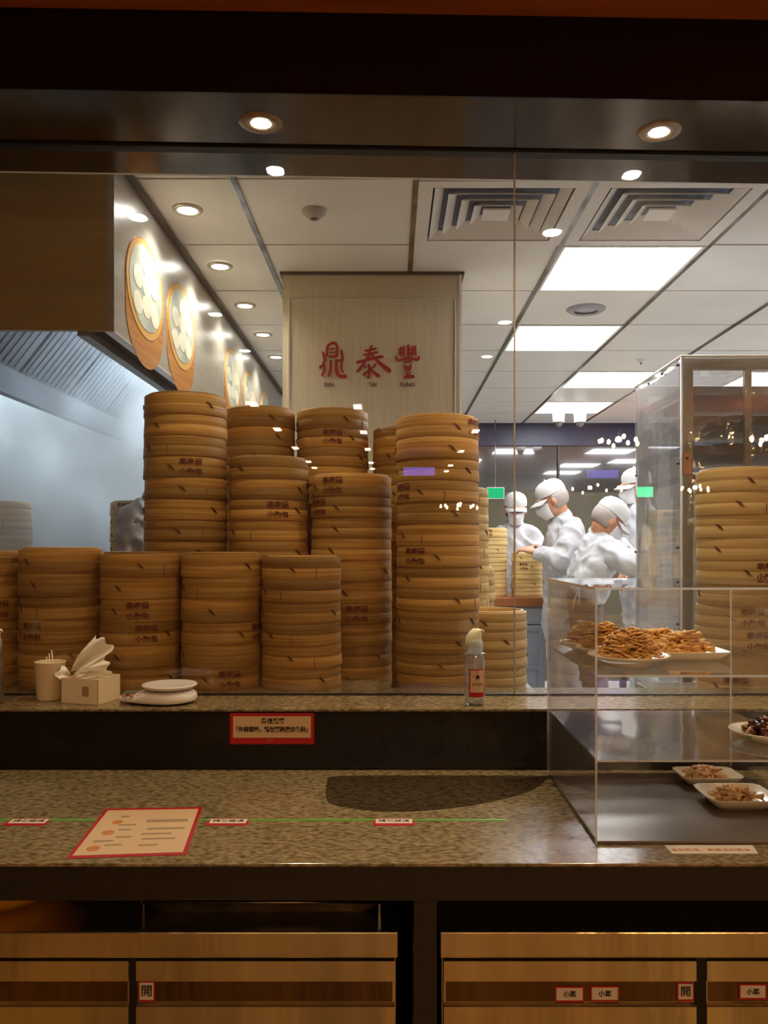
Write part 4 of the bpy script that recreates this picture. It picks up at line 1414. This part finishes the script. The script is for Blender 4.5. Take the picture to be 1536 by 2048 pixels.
def cook(label, J, face, headup=(0, 0, 1), dark_trousers=False, apron=False, group='masked cooks in white', legs=True):
    """J: joint positions; face: direction in which the head looks"""
    loc = Vector(((J['hipL'].x + J['hipR'].x) / 2, (J['hipL'].y + J['hipR'].y) / 2, 0))
    t = thing('person', label, 'person', loc, group)
    H = Matrix.Translation(J['head']) @ frame(face, headup)
    # one continuous body with head, hands and feet
    b = MB()
    b.ball((0, -.012, .03), .077, .096, .09, M=H)
    b.ball((0, .022, -.03), .062, .072, .078, M=H)
    b.ball((0, .05, -.075), .035, .035, .032, M=H)
    b.capsule(H @ Vector((0, .09, .005)), H @ Vector((0, .112, -.03)), .009, .014, sub=1)
    b.ball((0, .085, .03), .05, .02, .012, M=H)
    b.ball((0, .087, -.06), .024, .014, .008, M=H)
    for s in (-1, 1):
        b.ball((s * .078, -.005, -.012), .012, .02, .032, M=H)
    b.capsule(H @ Vector((0, -.02, -.06)), J['neck'], .05, .056)
    for s in 'LR':
        sh, el, wr = J['sh' + s], J['el' + s], J['wr' + s]
        b.capsule(sh, el, .042, .036)
        b.capsule(el, wr, .038, .026)
        hd = (J.get('hand' + s) or (wr - el).normalized())
        hand(b, wr, hd, J.get('palm' + s) or Vector((0, 0, -1)), left=(s == 'L'))
        hp, kn, an = J['hip' + s], J['kn' + s], J['an' + s]
        b.capsule(hp, kn, .08, .052)
        b.capsule(kn, an, .052, .036)
        b.capsule(an, an + Vector((0, 0, -.03)) + J['toe'] * .16, .036, .03)
        b.capsule(hp, sh, .07, .045)
        b.capsule(J['neck'] - Vector((0, 0, .03)), sh, .04, .04)
    mid = (J['hipL'] + J['hipR']) / 2
    b.capsule(mid, J['neck'] - Vector((0, 0, .1)), .09, .08)
    add_mesh(remeshed(b, 'body', m_skin, .0075, 2), 'body', t)
    # jacket
    b = MB()
    for s in 'LR':
        sh, el, wr = J['sh' + s], J['el' + s], J['wr' + s]
        b.capsule(sh, lerp(sh, el, .5), .075, .073)
        b.capsule(lerp(sh, el, .5), el, .073, .068)
        b.capsule(el, lerp(el, wr, .5), .068, .062)
        b.capsule(lerp(el, wr, .5), lerp(el, wr, .94), .06, .045)
        hp = J['hip' + s] + ((sh - J['hip' + s]) * .26 if apron else Vector((0, 0, 0)))
        b.capsule(hp, lerp(hp, sh, .5), .108, .1)
        b.capsule(lerp(hp, sh, .5), sh + (mid - sh) * .06, .1, .082)
        b.capsule(J['neck'] - Vector((0, 0, .02)), sh, .062, .074)
        b.capsule(hp, hp + (J['kn' + s] - hp) * (.05 if apron else .32), .11, .115)
    b.capsule(lerp(mid, J['neck'], .22) if apron else mid, lerp(mid, J['neck'], .45), .125, .125)
    b.capsule(lerp(mid, J['neck'], .45), J['neck'] - (J['neck'] - mid).normalized() * .07, .125, .1)
    add_mesh(remeshed(b, 'jacket', m_coat, .010, 3, .02, 8), 'jacket', t)
    # collar
    b = MB()
    ax = (J['head'] - J['neck']).normalized()
    CM = Matrix.Translation(J['neck']) @ frame(ax.cross(Vector((0, 1, .01))), ax)
    b.lathe([(.07, -.005), (.066, .03), (.062, .045), (.058, .045), (.06, 0)], (0, 0, 0), 24, M=CM)
    add_mesh(b.mesh('collar', m_coat), 'collar', t)
    # trousers and shoes
    b = MB()
    for s in 'LR':
        hp, kn, an = J['hip' + s], J['kn' + s], J['an' + s]
        b.capsule(hp, kn, .1, .075)
        b.capsule(kn, lerp(kn, an, .95), .075, .065)
    add_mesh(remeshed(b, 'trousers', m_trouserdark if dark_trousers else m_trouser, .014, 2, .01, 8), 'trousers', t)
    for s in 'LR':
        b = MB()
        an = J['an' + s]
        b.capsule(an + Vector((0, 0, -.025)), an + Vector((0, 0, -.04)) + J['toe'] * .18, .047, .042)
        add_mesh(remeshed(b, 'shoe', m_rubber, .014, 1), 'shoe', t)
    # cap with bill
    b = MB()
    b.lathe([(.086, 0), (.087, .03), (.081, .058), (.064, .082), (.036, .097), (0, .102)], (0, -.012, .032), 28, M=H, sy=1.16)
    cp = b.mesh('cap', m_cap)
    c = add_mesh(cp, 'cap', t)
    b = MB()
    def bill(u, v):
        a = lerp(-1.15, 1.15, u)
        x = math.sin(a) * .084
        y = -.012 + math.cos(a) * .098 + v * .068 * math.cos(a) ** .5 if math.cos(a) > 0 else 0
        return H @ Vector((x, y, .036 - v * .022 - .022 * (x / .08) ** 2))
    b.quadgrid(bill, 16, 5)
    bl = b.build('bill', m_cap, None, solid=.003)
    bl.data.transform(Matrix.Translation(-t.location))
    bl.parent = c
    b = MB(); b.ball((0, -.012, .136), .007, sub=1, M=H); o = add_mesh(b.mesh('button', m_cap), 'button', t)
    # hair net below the cap, at the back
    b = MB()
    b.lathe([(.083, .034), (.086, .01), (.083, -.02), (.07, -.05), (.052, -.062)], (0, -.016, 0), 24, M=H, sy=1.13, a0=math.pi * .93, a1=math.pi * 2.07)
    o = b.build('hair_net', m_net, None, solid=.003); o.data.transform(Matrix.Translation(-t.location)); o.parent = t
    b = MB(); b.lathe([(.08, .032), (.081, .01), (.077, -.018), (.06, -.03)], (0, -.014, 0), 20, M=H, sy=1.13, a0=math.pi * 1.0, a1=math.pi * 2.0)
    add_mesh(b.mesh('hair', m_hair), 'hair', t)
    # mask
    b = MB()
    def mk(u, v):
        a = lerp(-1.25, 1.25, u)
        z = lerp(-.005, -.105, v)
        bul = .012 * math.sin(v * math.pi) + .02 * math.exp(-(a / .45) ** 2) * math.exp(-((v - .25) / .35) ** 2)
        r_x, r_y = .068 - .018 * v, .092 - .012 * v
        return H @ Vector((math.sin(a) * r_x, .012 + math.cos(a) * (r_y + bul), z))
    b.quadgrid(mk, 20, 10)
    o = b.build('face_mask', m_mask, None, solid=.002); o.data.transform(Matrix.Translation(-t.location)); o.parent = t
    b = MB()
    for s in (-1, 1):
        b.tube([H @ Vector((s * .064, .04, -.012)), H @ Vector((s * .082, .0, .012)), H @ Vector((s * .08, -.01, -.03)), H @ Vector((s * .055, .045, -.08))], .0016, 5)
    o = add_mesh(b.mesh('ear_loops', m_mask), 'ear_loops', t)
    for s in (-1, 1):
        b = MB(); b.ball((s * .03, .083, .012), .012, .009, .007, M=H, sub=2); o = add_mesh(b.mesh('eye', m_white), 'eye', t)
        b = MB(); b.ball((s * .03, .0905, .012), .0055, .0025, .0055, M=H, sub=1); pu = b.mesh('pupil', m_hair); o2 = add_mesh(pu, 'pupil', t)
        b = MB(); b.capsule(H @ Vector((s * .018, .09, .028)), H @ Vector((s * .045, .082, .028)), .003, .002, sub=1); o3 = add_mesh(b.mesh('eyebrow', m_hair), 'eyebrow', t)
    if apron:
        b = MB()
        back = J['apronback']
        sd = (J['hipR'] - J['hipL']).normalized()
        for s in (-1, 1):
            p0 = back + sd * .02 * s
            b.tube([back, p0 + Vector((0, 0, -.03)) + sd * .03 * s, p0 + Vector((0, 0, -.09)), p0 + Vector((0, 0, -.06)) - sd * .01 * s, back], .006, 6)
            b.tube([back, back + sd * .1 * s + Vector((0, .03, 0))], .006, 6)
        b.tube([back, back + Vector((-.03, 0, -.08)), back + Vector((-.035, 0, -.16))], .006, 6)
        add_mesh(b.mesh('apron_strings', m_coat), 'apron_strings', t)
    return t


Z3 = Vector((0, 0, 1))
# 1: faces the window across the wooden table
J = dict(head=V(1031, 1019, 6.3), neck=V(1030, 1054, 6.34), shL=V(996, 1072, 6.34), shR=V(1064, 1072, 6.34), elL=V(975, 1112, 6.2), elR=V(1083, 1124, 6.26),
         wrL=V(962, 1140, 6.08), wrR=V(1048, 1150, 6.14), hipL=V(1010, 1206, 6.36), hipR=V(1046, 1206, 6.36),
         knL=Vector((.87, 6.34, .5)), knR=Vector((1.01, 6.34, .5)), anL=Vector((.87, 6.38, .08)), anR=Vector((1.01, 6.38, .08)), toe=Vector((0, -1, 0)))
cook('cook in white facing the window across the wooden table', J, (-.05, -1, -.25))
# 2: in profile, looking down to the left at his hands
J = dict(head=V(1104, 1000, 5.35), neck=V(1125, 1037, 5.37), shL=V(1122, 1056, 5.55), shR=V(1147, 1058, 5.21), elL=V(1098, 1112, 5.53), elR=V(1122, 1122, 5.15),
         wrL=V(1074, 1100, 5.41), wrR=V(1074, 1106, 5.23), hipL=V(1120, 1218, 5.47), hipR=V(1130, 1218, 5.27),
         knL=Vector((1.11, 5.47, .5)), knR=Vector((1.13, 5.29, .5)), anL=Vector((1.16, 5.47, .08)), anR=Vector((1.18, 5.29, .08)), toe=Vector((-1, .1, 0)),
         palmL=Vector((0, -.4, -1)), palmR=Vector((0, .4, -1)))
cook('cook standing in profile, head bowed over his hands', J, (-.86, .12, -.42))
# 3: bent forward to the right, back towards us
J = dict(head=V(1218, 1040, 4.86), neck=V(1198, 1070, 4.9), shL=V(1222, 1088, 5.05), shR=V(1212, 1098, 4.78), elL=V(1262, 1116, 5.0), elR=V(1256, 1124, 4.66),
         wrL=V(1306, 1128, 4.9), wrR=V(1302, 1142, 4.62), hipL=V(1170, 1190, 5.02), hipR=V(1166, 1194, 4.82),
         knL=Vector((1.24, 5.02, .52)), knR=Vector((1.2, 4.84, .52)), anL=Vector((1.18, 5.04, .08)), anR=Vector((1.13, 4.84, .08)), toe=Vector((1, .1, 0)),
         apronback=V(1158, 1178, 4.70))
cook('cook bending forward to the right with tied apron strings', J, (.72, .1, -.62), headup=(.6, 0, .8), dark_trousers=True, apron=True)
# 4: tall, looking left, partly behind the covered rack
J = dict(head=V(1272, 974, 5.55), neck=V(1282, 1012, 5.57), shL=V(1278, 1034, 5.41), shR=V(1292, 1034, 5.75), elL=V(1288, 1100, 5.33), elR=V(1296, 1100, 5.81),
         wrL=V(1258, 1140, 5.35), wrR=V(1262, 1135, 5.69), hipL=V(1278, 1196, 5.47), hipR=V(1280, 1196, 5.67),
         knL=Vector((1.69, 5.45, .52)), knR=Vector((1.71, 5.67, .52)), anL=Vector((1.71, 5.45, .08)), anR=Vector((1.73, 5.67, .08)), toe=Vector((-1, 0, 0)))
cook('tall cook looking left, half behind the covered rack', J, (-1, -.1, -.2))
# 5: shoulder seen between the steam and the tall stack
J = dict(head=V(338, 945, 3.36), neck=V(318, 1002, 3.34), shL=V(276, 1040, 3.34), shR=V(362, 1040, 3.34), elL=V(272, 1120, 3.38), elR=V(372, 1150, 3.4),
         wrL=V(290, 1165, 3.5), wrR=V(350, 1165, 3.5), hipL=V(292, 1295, 3.32), hipR=V(344, 1295, 3.32),
         knL=Vector((-1.0, 3.3, .5)), knR=Vector((-.88, 3.3, .5)), anL=Vector((-1.0, 3.28, .08)), anR=Vector((-.88, 3.28, .08)), toe=Vector((0, 1, 0)))
cook('cook in the steam, mostly hidden by the tall stack', J, (0, 1, -.2))

# ================================================================ FOOD DISPLAY BOX
BX0, BX1, BY0, BY1 = .3566, .778, 1.442, 1.885
t = thing('acrylic_display', 'clear acrylic food display box with two shelves on the counter', 'display case', ((BX0 + BX1) / 2, 1.66, CT))
ZB, ZS2, ZS1, ZTP = CT, E - .3714, E - .2229, E - .074


def sheet(name, x0, x1, y0, y1, z0, z1, thin, lb=None):
    """acrylic sheet: clear broad faces, pale cut edges"""
    b = MB()
    b.box(x0, x1, y0, y1, z0, z1)
    b.bm.normal_update()
    for f in b.bm.faces:
        f.material_index = 0 if abs(f.normal[thin]) > .5 else 1
    o = b.build(name, [m_acrshelf if name == 'shelf' else m_acr, m_acredge], t)
    if lb:
        tag(o, lb)
    return o


sheet('side_panel', BX0, BX0 + .004, BY0, BY1, ZB, ZTP, 0)
sheet('side_panel', BX1 - .004, BX1, BY0, BY1, ZB, ZTP, 0)
sheet('back_panel', BX0 + .004, BX1 - .004, BY1 - .004, BY1, ZB, ZTP, 1)
sheet('top_panel', BX0, BX1, BY0, BY1, ZTP, ZTP + .004, 2)
sheet('shelf', BX0 + .004, BX1 - .004, BY0 + .001, BY1 - .004, ZS1 - .004, ZS1, 2)
sheet('shelf', BX0 + .004, BX1 - .004, BY0 + .001, BY1 - .004, ZS2 - .004, ZS2, 2)
b = MB(); b.box(BX0 + .004, BX1 - .004, BY0 + .002, BY1 - .004, ZB, ZB + .006)
tag(b.build('base_plate', pbr('base_plate_grey', (112, 100, 86), .3, .5, col2=(126, 113, 98), scale=6, rvar=.08), t, bevel=.001), 'dull grey metal base plate')

# plates on the shelves
def round_plate(x, y, z, r, label, grp):
    t_ = thing('round_plate', label, 'plate', (x, y, z), grp)
    b = MB(); b.lathe([(0, .003), (r * .55, .003), (r * .7, .006), (r * .97, .0155), (r, .0175), (r * .99, .019), (r * .94, .018), (r * .68, .009), (r * .5, .006), (0, .006)], (x, y, z), 48)
    b.build('dish', m_plate, t_)
    b = MB(); b.lathe([(r * .45, 0), (r * .52, 0), (r * .52, .004), (r * .45, .004)], (x, y, z), 32, closed=True)
    b.build('foot_ring', m_plate, t_)
    return t_


def square_plate(x, y, z, hx, hy, label, grp, hgt=.017):
    t_ = thing('square_plate', label, 'plate', (x, y, z), grp)
    b = MB()
    rings = []
    for (f, zz) in ((.62, 0), (.66, 0), (1, hgt), (1.0, hgt + .002), (.96, hgt + .001), (.66, .005)):
        ring = []
        for k in range(40):
            a = 2 * math.pi * (k + .5) / 40
            c_, s_ = math.cos(a), math.sin(a)
            p_ = 7
            rr = (abs(c_) ** p_ + abs(s_) ** p_) ** (-1 / p_)
            fx = f if f < .9 else f
            ring.append(b.bm.verts.new((x + rr * c_ * (hx - (1 - f) * .06), y + rr * s_ * (hy - (1 - f) * .06), z + zz)))
        rings.append(ring)
    for i in range(len(rings) - 1):
        for k in range(40):
            f_ = b.bm.faces.new((rings[i][k], rings[i][(k + 1) % 40], rings[i + 1][(k + 1) % 40], rings[i + 1][k]))
            f_.smooth = True
    b.bm.faces.new(rings[0][::-1])
    b.bm.faces.new(rings[-1])
    b.build('dish', m_plate, t_)
    return t_


def mound(name, label, x, y, z, rx, ry, h, mat, n, kind='strand', seed=0, th=.0022, mat2=None):
    rnd = random.Random(seed)
    b = MB()
    b.lathe([(1, .0), (.8, .35), (.5, .65), (.2, .8), (0, .82)], (0, 0, 0), 20, M=Matrix.Translation((x, y, z)) @ Matrix.Diagonal((rx * .82, ry * .82, h * .8, 1)))
    for k in range(n):
        a = rnd.uniform(0, 2 * math.pi)
        q = math.sqrt(rnd.random()) * .92
        cx_, cy_ = x + rx * q * math.cos(a), y + ry * q * math.sin(a)
        cz_ = z + h * (1 - q ** 1.7) * .95 + rnd.uniform(-.002, .004)
        if mat2 and rnd.random() < .4:
            b.mi = 1
        else:
            b.mi = 0
        if kind == 'strand':
            a0 = rnd.uniform(0, 6.28)
            rr = rnd.uniform(.007, .015)
            sp = rnd.uniform(2.4, 5.6)
            tilt = rnd.uniform(-.6, .6)
            pts = []
            for s_ in range(7):
                an = a0 + sp * s_ / 6
                pts.append((cx_ + rr * math.cos(an), cy_ + rr * math.sin(an), max(z + th, cz_ + rr * math.sin(an + a) * tilt)))
            b.tube(pts, th * rnd.uniform(.8, 1.2), 5)
        elif kind == 'stick':
            an = rnd.uniform(0, 3.14)
            L = rnd.uniform(.014, .026)
            el = rnd.uniform(-.3, .3)
            d = Vector((math.cos(an), math.sin(an), el)) * L
            c_ = Vector((cx_, cy_, max(z + th + abs(d.z), cz_)))
            b.tube([c_ - d, c_ + d * .1 + Vector((0, 0, .0015)), c_ + d], th, 4)
        else:
            M_ = Matrix.Translation((cx_, cy_, max(z + th, cz_))) @ Euler((rnd.uniform(-.5, .5), rnd.uniform(-.5, .5), rnd.uniform(0, 6))).to_matrix().to_4x4()
            b.ball((0, 0, 0), th * rnd.uniform(2, 3.6), th * 1.6, th * 1.1, M=M_, sub=1)
    o = b.build(name, [mat, mat2] if mat2 else mat)
    lo = min(v.co.z for v in o.data.vertices)
    return tag(o, label, 'food', kind='stuff')


S1g = 'round plates on the upper shelf'
yA, yB, yC = 1.800, 1.70, 1.585
xA = (1172 - 782) / F * yA; xB = (1210 - 782) / F * yB; xC = (1257 - 782) / F * yC
round_plate(xA, yA, ZS1, .058, 'round plate at the back left corner of the upper shelf', S1g)
round_plate(xB, yB, ZS1, .060, 'round plate in the middle of the upper shelf row', S1g)
round_plate(xC, yC, ZS1, .078, 'round plate at the front of the upper shelf', S1g)
mound('shredded_salad', 'tan shredded salad heaped on the rear round plate', xA, yA, ZS1 + .009, 0.043, .043, .05, m_meat, 200, 'strand', 1, .0014)
mound('noodle_salad', 'orange-yellow noodle salad heaped on the middle round plate', xB, yB, ZS1 + .009, 0.046, .046, .056, m_noodle2, 240, 'strand', 2, .0017, m_noodle3)
mound('kelp_salad', 'curly brown kelp salad heaped on the front round plate', xC, yC, ZS1 + .009, 0.056, .05, .056, m_noodle1, 280, 'strand', 3, .002, m_noodle3)
yD, yE = 1.80, 1.66
xD = (1325 - 782) / F * yD; xE = (1368 - 782) / F * yE
square_plate(xD, yD, ZS1, .075, .05, 'square plate at the back of the upper shelf', 'square plates on the upper shelf')
square_plate(xE, yE, ZS1, .079, .058, 'square plate at the front right of the upper shelf', 'square plates on the upper shelf')
mound('tofu_sticks', 'golden tofu sticks heaped on the rear square plate', xD - .005, yD, ZS1 + .007, 0.05, .034, .036, m_tofu, 80, 'stick', 4, .0036)
mound('tofu_sticks', 'brown tofu sticks heaped on the front square plate', xE, yE, ZS1 + .007, 0.053, .038, .045, m_tofu, 90, 'stick', 5, .0036, m_meat)
# lower shelf: glazed meat
yG2 = 1.60
xG2 = (1462 - 782) / F * yG2 + .072
round_plate(xG2, yG2, ZS2, .072, 'round plate of glazed meat on the lower shelf, cropped', 'plates on the lower shelf')
mound('glazed_meat', 'dark glazed meat pieces on the lower shelf plate', xG2 + .004, yG2, ZS2 + .009, .048, .046, .03, m_glaze, 60, 'chunk', 6, .006, m_meat)
lf = MB(); lf.quadgrid(lambda u, v: (xG2 - .055 + u * .03, yG2 - .045 + v * .02, ZS2 + .012 + .004 * math.sin(u * 5)), 6, 4)
tag(lf.build('garnish_leaf', m_leaf, solid=.001), 'green garnish leaf at the rim of the glazed meat plate', 'leaf')
# base: two deep square plates
for n, (yc_, hy, lb) in enumerate(((1.80, .048, 'rear deep square plate on the base of the display'), (1.655, .062, 'front deep square plate on the base of the display'))):
    hx = .07 if n else .066
    xc_ = .622 + hx + (0 if n else .002)
    square_plate(xc_, yc_, CT + .006, hx, hy, lb, 'deep square plates on the display base', .022)
    mound('shredded_meat', ['rear', 'front'][n] + ' portion of pale brown meat strips on the display base', xc_ - .004, yc_, CT + .013, .036, .03 if n else .027, .026, m_meat, 80, 'stick', 8 + n, .0038)
# price strip in front of the box
a_, c_ = on_counter(1333, 1693), on_counter(1515, 1707)
t = thing('price_strip', 'cream paper strip with faded print before the display box', 'label', (a_[0], c_[1], CT))
b = MB(); b.prism([on_counter(1345, 1708), on_counter(1517, 1708), on_counter(1505, 1691), on_counter(1328, 1691)], 'z', CT + .0002, CT + .0008)
b.build('paper', m_labelwhite, t)
xx, yy = on_counter(1422, 1701)
lettering('lettering', '自助取用，謝謝您的配合', .0125, (xx, yy, CT + .001), m_orange, t, rot=Euler((R(-90), 0, 0)), depth=.0002)

# ================================================================ SMALL THINGS ON THE LEDGE
def on_ledge(px, py):
    D = .378 * F / (py - 1095)
    return (px - 782) / F * D, D


# cream cup
x, y = on_ledge(100, 1396)
y = 2.055
x = (100 - 782) / F * y
t = thing('paper_cup', 'cream cup of thin sticks left of the tissue box', 'cup', (x, y, LZ))
b = MB(); b.lathe([(0, 0), (.029, 0), (.031, .004), (.0365, .092), (.038, .094), (.036, .095), (.0345, .091), (.029, .006), (0, .005)], (x, y, LZ), 32)
b.build('cup_body', m_cream, t)
b = MB()
for q in range(3):
    b.tube([(x - .01 + q * .012, y, LZ + .01), (x - .012 + q * .006, y + .01, LZ + .105 + .008 * q)], .0016, 5)
b.build('stirrers', m_paper, t)
# tissue box
y = 2.03
x0, x1 = (118 - 782) / F * 1.985, (219 - 782) / F * 1.985
t = thing('tissue_box', 'open cream tissue box with tissues pulled up', 'box', ((x0 + x1) / 2, y, LZ))
RT = Matrix.Translation(((x0 + x1) / 2, y, LZ)) @ Matrix.Rotation(R(-16), 4, 'Z')
bw, bd, bh = .052, .045, .062
b = MB()
b.box(-bw, bw, -bd, bd, 0, .002).box(-bw, bw, -bd, -bd + .002, 0, bh).box(-bw, bw, bd - .002, bd, 0, bh).box(-bw, -bw + .002, -bd, bd, 0, bh).box(bw - .002, bw, -bd, bd, 0, bh)
b.bm.transform(RT); b.build('carton', m_cream, t)
b = MB(); b.box(-bw + .003, bw - .003, -bd + .003, bd - .003, bh - .012, bh - .006)
b.bm.transform(RT); b.build('tissue_pad', m_paper, t)
b = MB(); b.box(.008, .026, -bd - .0006, -bd, .02, .044); b.bm.transform(RT); b.build('printed_mark', m_grayink, t)
for n, (px0, py0, px1, py1, w_) in enumerate(((150, 1345, 208, 1285, .034), (160, 1352, 213, 1330, .03), (140, 1352, 122, 1350, .03))):
    A, B_ = V(px0, py0, 2.03), V(px1, py1, 2.04)
    b = MB()
    def tis(u, v, A=A, B_=B_, w_=w_, n=n):
        c_ = lerp(A, B_, v)
        d = (B_ - A).normalized()
        side = Vector((-d.z, 0, d.x))
        ww = w_ * (.35 + .75 * v)
        off = (u - .5) * 2
        return c_ + side * ww * off * .75 + Vector((0, .018 * math.sin(off * 3 + v * 4 + n), 0)) + d * (.010 * math.cos(off * 2.2) + .006 * math.sin(u * 13 + n) * v) + Vector((0, -.01 * math.sin(v * 3), 0))
    b.quadgrid(tis, 18, 14)
    o = b.build('tissue', m_paper, t, solid=.0006)
# kitchen scale
t = thing('kitchen_scale', 'white kitchen scale with round platter on the ledge', 'scale', (-.54, 2.01, LZ))
xs_, ys_ = (338 - 782) / F * 2.01, 2.015
b = MB()
prof = []
out_ = []
for k in range(48):
    a = 2 * math.pi * k / 48
    r_ = .067
    px_, py_ = r_ * math.cos(a), r_ * .95 * math.sin(a)
    if px_ < 0:
        px_ = px_ * (1 + .85 * (abs(math.cos(a)) ** 1.5))
    out_.append((xs_ + px_, ys_ + py_))
def scaled(pts, f):
    cx_ = sum(p[0] for p in pts) / len(pts); cy_ = sum(p[1] for p in pts) / len(pts)
    return [(cx_ + (p[0] - cx_) * f, cy_ + (p[1] - cy_) * f) for p in pts]
rings = []
for f, z in ((.80, .003), (.97, .006), (1, .013), (.97, .024), (.86, .03)):
    rr = scaled(out_, f)
    rings.append([b.bm.verts.new((p[0], p[1], LZ + z * (1 if p[0] > xs_ - .06 or z < .01 else .72))) for p in rr])
for i in range(len(rings) - 1):
    for k in range(48):
        f_ = b.bm.faces.new((rings[i][k], rings[i][(k + 1) % 48], rings[i + 1][(k + 1) % 48], rings[i + 1][k])); f_.smooth = True
b.bm.faces.new(rings[0][::-1]); b.bm.faces.new(rings[-1])
b.build('base', m_white, t)
b = MB(); b.lathe([(0, .03), (.03, .03), (.035, .034), (.058, .037), (.066, .042), (.065, .046), (.058, .045), (0, .044)], (xs_, ys_, LZ), 48)
b.build('platter', m_white, t)
b = MB(); b.box(xs_ - .108, xs_ - .075, ys_ - .03, ys_ + .02, LZ + .0235, LZ + .0265); b.build('display', pbr('scale_display', (120, 116, 100), .3), t)
for k in range(2):
    b = MB(); b.lathe([(0, 0), (.006, 0), (.005, .003), (0, .003)], (xs_ - .1 + k * .018, ys_ - .038, LZ + .0225), 14); b.build('button', m_orange, t)
for (dx, dy) in ((-.08, -.03), (-.08, .03), (.045, -.03), (.045, .03)):
    b = MB(); b.lathe([(0, 0), (.007, 0), (.007, .004), (0, .004)], (xs_ + dx, ys_ + dy, LZ), 10); b.build('foot', m_rubber, t)


def spray_bottle(x, y, label, s=1.0):
    t = thing('spray_bottle', label, 'bottle', (x, y, LZ), 'sanitiser spray bottles on the ledge')
    r = .0245 * s
    b = MB()
    b.lathe([(0, .001), (r * .9, .001), (r, .005), (r, .108), (r * .93, .116), (r * .6, .121), (r * .6, .124), (r * .55, .124), (r * .55, .12), (r * .88, .114), (r * .95, .107), (r * .95, .007), (0, .006)], (x, y, LZ), 36)
    b.build('clear_body', m_bottle, t)
    b = MB(); b.lathe([(0, .007), (r * .93, .007), (r * .93, .05), (0, .05)], (x, y, LZ), 28); b.build('liquid', m_bottle, t)
    # wrapped label
    def wrap(name, x0, x1, z0, z1, rr, m):
        bb = MB()
        bb.quadgrid(lambda u, v: (x + rr * math.cos(-math.pi / 2 + lerp(x0, x1, u) / rr), y + rr * math.sin(-math.pi / 2 + lerp(x0, x1, u) / rr), LZ + lerp(z0, z1, v)), 14, 1)
        return bb.build(name, m, t)
    wrap('label_backing', -.016, .026, .022, .088, r + .0003, m_signred)
    wrap('label_field', -.0125, .0225, .033, .0855, r + .0007, m_signcream)
    # flame pictogram in a diamond
    bb = MB()
    def cyl(u, z, d):
        rr = r + .0007 + d
        return (x + rr * math.cos(-math.pi / 2 + (u + .005) / rr), y + rr * math.sin(-math.pi / 2 + (u + .005) / rr), LZ + z)
    zc = .0705
    R0, R1 = .0135, .0118
    for k in range(4):
        c0, c1 = math.pi / 2 * k, math.pi / 2 * (k + 1)
        P = lambda rad, a, d: cyl(rad * math.cos(a) * .95, zc + rad * math.sin(a), d)
        bb.hexa([P(R0, c0, 0), P(R0, c1, 0), P(R1, c1, 0), P(R1, c0, 0), P(R0, c0, .0003), P(R0, c1, .0003), P(R1, c1, .0003), P(R1, c0, .0003)])
    bb.build('diamond', m_signred, t)
    bb = MB()
    pts = [(-.004, -.004), (-.005, .0), (-.003, .003), (-.002, .001), (0, .007), (.0025, .003), (.003, .004), (.005, 0), (.004, -.004)]
    lo = [bb.bm.verts.new(cyl(u, zc + v, .0004)) for u, v in pts]
    hi = [bb.bm.verts.new(cyl(u, zc + v, .0008)) for u, v in pts]
    bb.bm.faces.new(hi); bb.bm.faces.new(lo[::-1])
    for i in range(len(pts)):
        bb.bm.faces.new((lo[i], lo[(i + 1) % len(pts)], hi[(i + 1) % len(pts)], hi[i]))
    bb.hexa([cyl(-.006, zc - .0058, .0004), cyl(.006, zc - .0058, .0004), cyl(.006, zc - .0048, .0004), cyl(-.006, zc - .0048, .0004),
             cyl(-.006, zc - .0058, .0008), cyl(.006, zc - .0058, .0008), cyl(.006, zc - .0048, .0008), cyl(-.006, zc - .0048, .0008)])
    bb.build('flame', m_ink, t)
    lt = lettering('lettering', '酒精噴霧', .0075, (x, y, LZ + .052), m_grayink, t, bend=r + .0012, depth=.0001, res=1)
    lt.rotation_euler = (0, 0, .005 / r)
    # shoulder ring, neck, trigger head
    b = MB(); b.lathe([(.017, .121), (r + .001, .121), (r + .0015, .123), (r, .1255), (.016, .1265)], (x, y, LZ), 30, closed=True); b.build('shoulder_ring', m_bottle, t)
    b = MB(); b.lathe([(.0, .124), (.0205, .124), (.0205, .15), (.018, .158), (0, .16)], (x, y, LZ), 28); b.build('clear_overcap', clear_cap, t)
    b = MB(); b.tube([(x - .002, y, LZ + .01), (x, y, LZ + .125)], .0018, 6); b.build('dip_tube', m_white, t)
    b = MB()
    rings = []
    # hooded nozzle leaning over to the right
    path = [(-.002, .138, .019), (-.003, .15, .0205), (-.002, .163, .02), (.002, .174, .017), (.008, .181, .012), (.015, .181, .0075), (.021, .174, .004)]
    for (dx, dz, rr) in path:
        rings.append([b.bm.verts.new((x + dx + rr * math.cos(a) * .95, y + rr * .8 * math.sin(a), LZ + dz + rr * .25 * math.cos(a) * (-1 if dx > .005 else 0))) for a in [2 * math.pi * k / 20 for k in range(20)]])
    for i in range(len(rings) - 1):
        for k in range(20):
            f_ = b.bm.faces.new((rings[i][k], rings[i][(k + 1) % 20], rings[i + 1][(k + 1) % 20], rings[i + 1][k])); f_.smooth = True
    b.bm.faces.new(rings[0][::-1]); b.bm.faces.new(rings[-1])
    b.build('nozzle_head', m_nozzle, t)
    return t


m_nozzle = pbr('nozzle_ivory', (240, 234, 196), .35)
clear_cap = clear_sheet('milky_overcap', (.9, .92, .94), 1.5, haze=.5, haze_col=(.9, .95, 1))
xb = (949 - 782) / F * 1.985
spray_bottle(xb, 1.985, 'clear spray bottle with red flame label by the glass joint')
spray_bottle((-14 - 782) / F * 2.0, 2.0, 'spray bottle cropped by the left edge of the ledge')
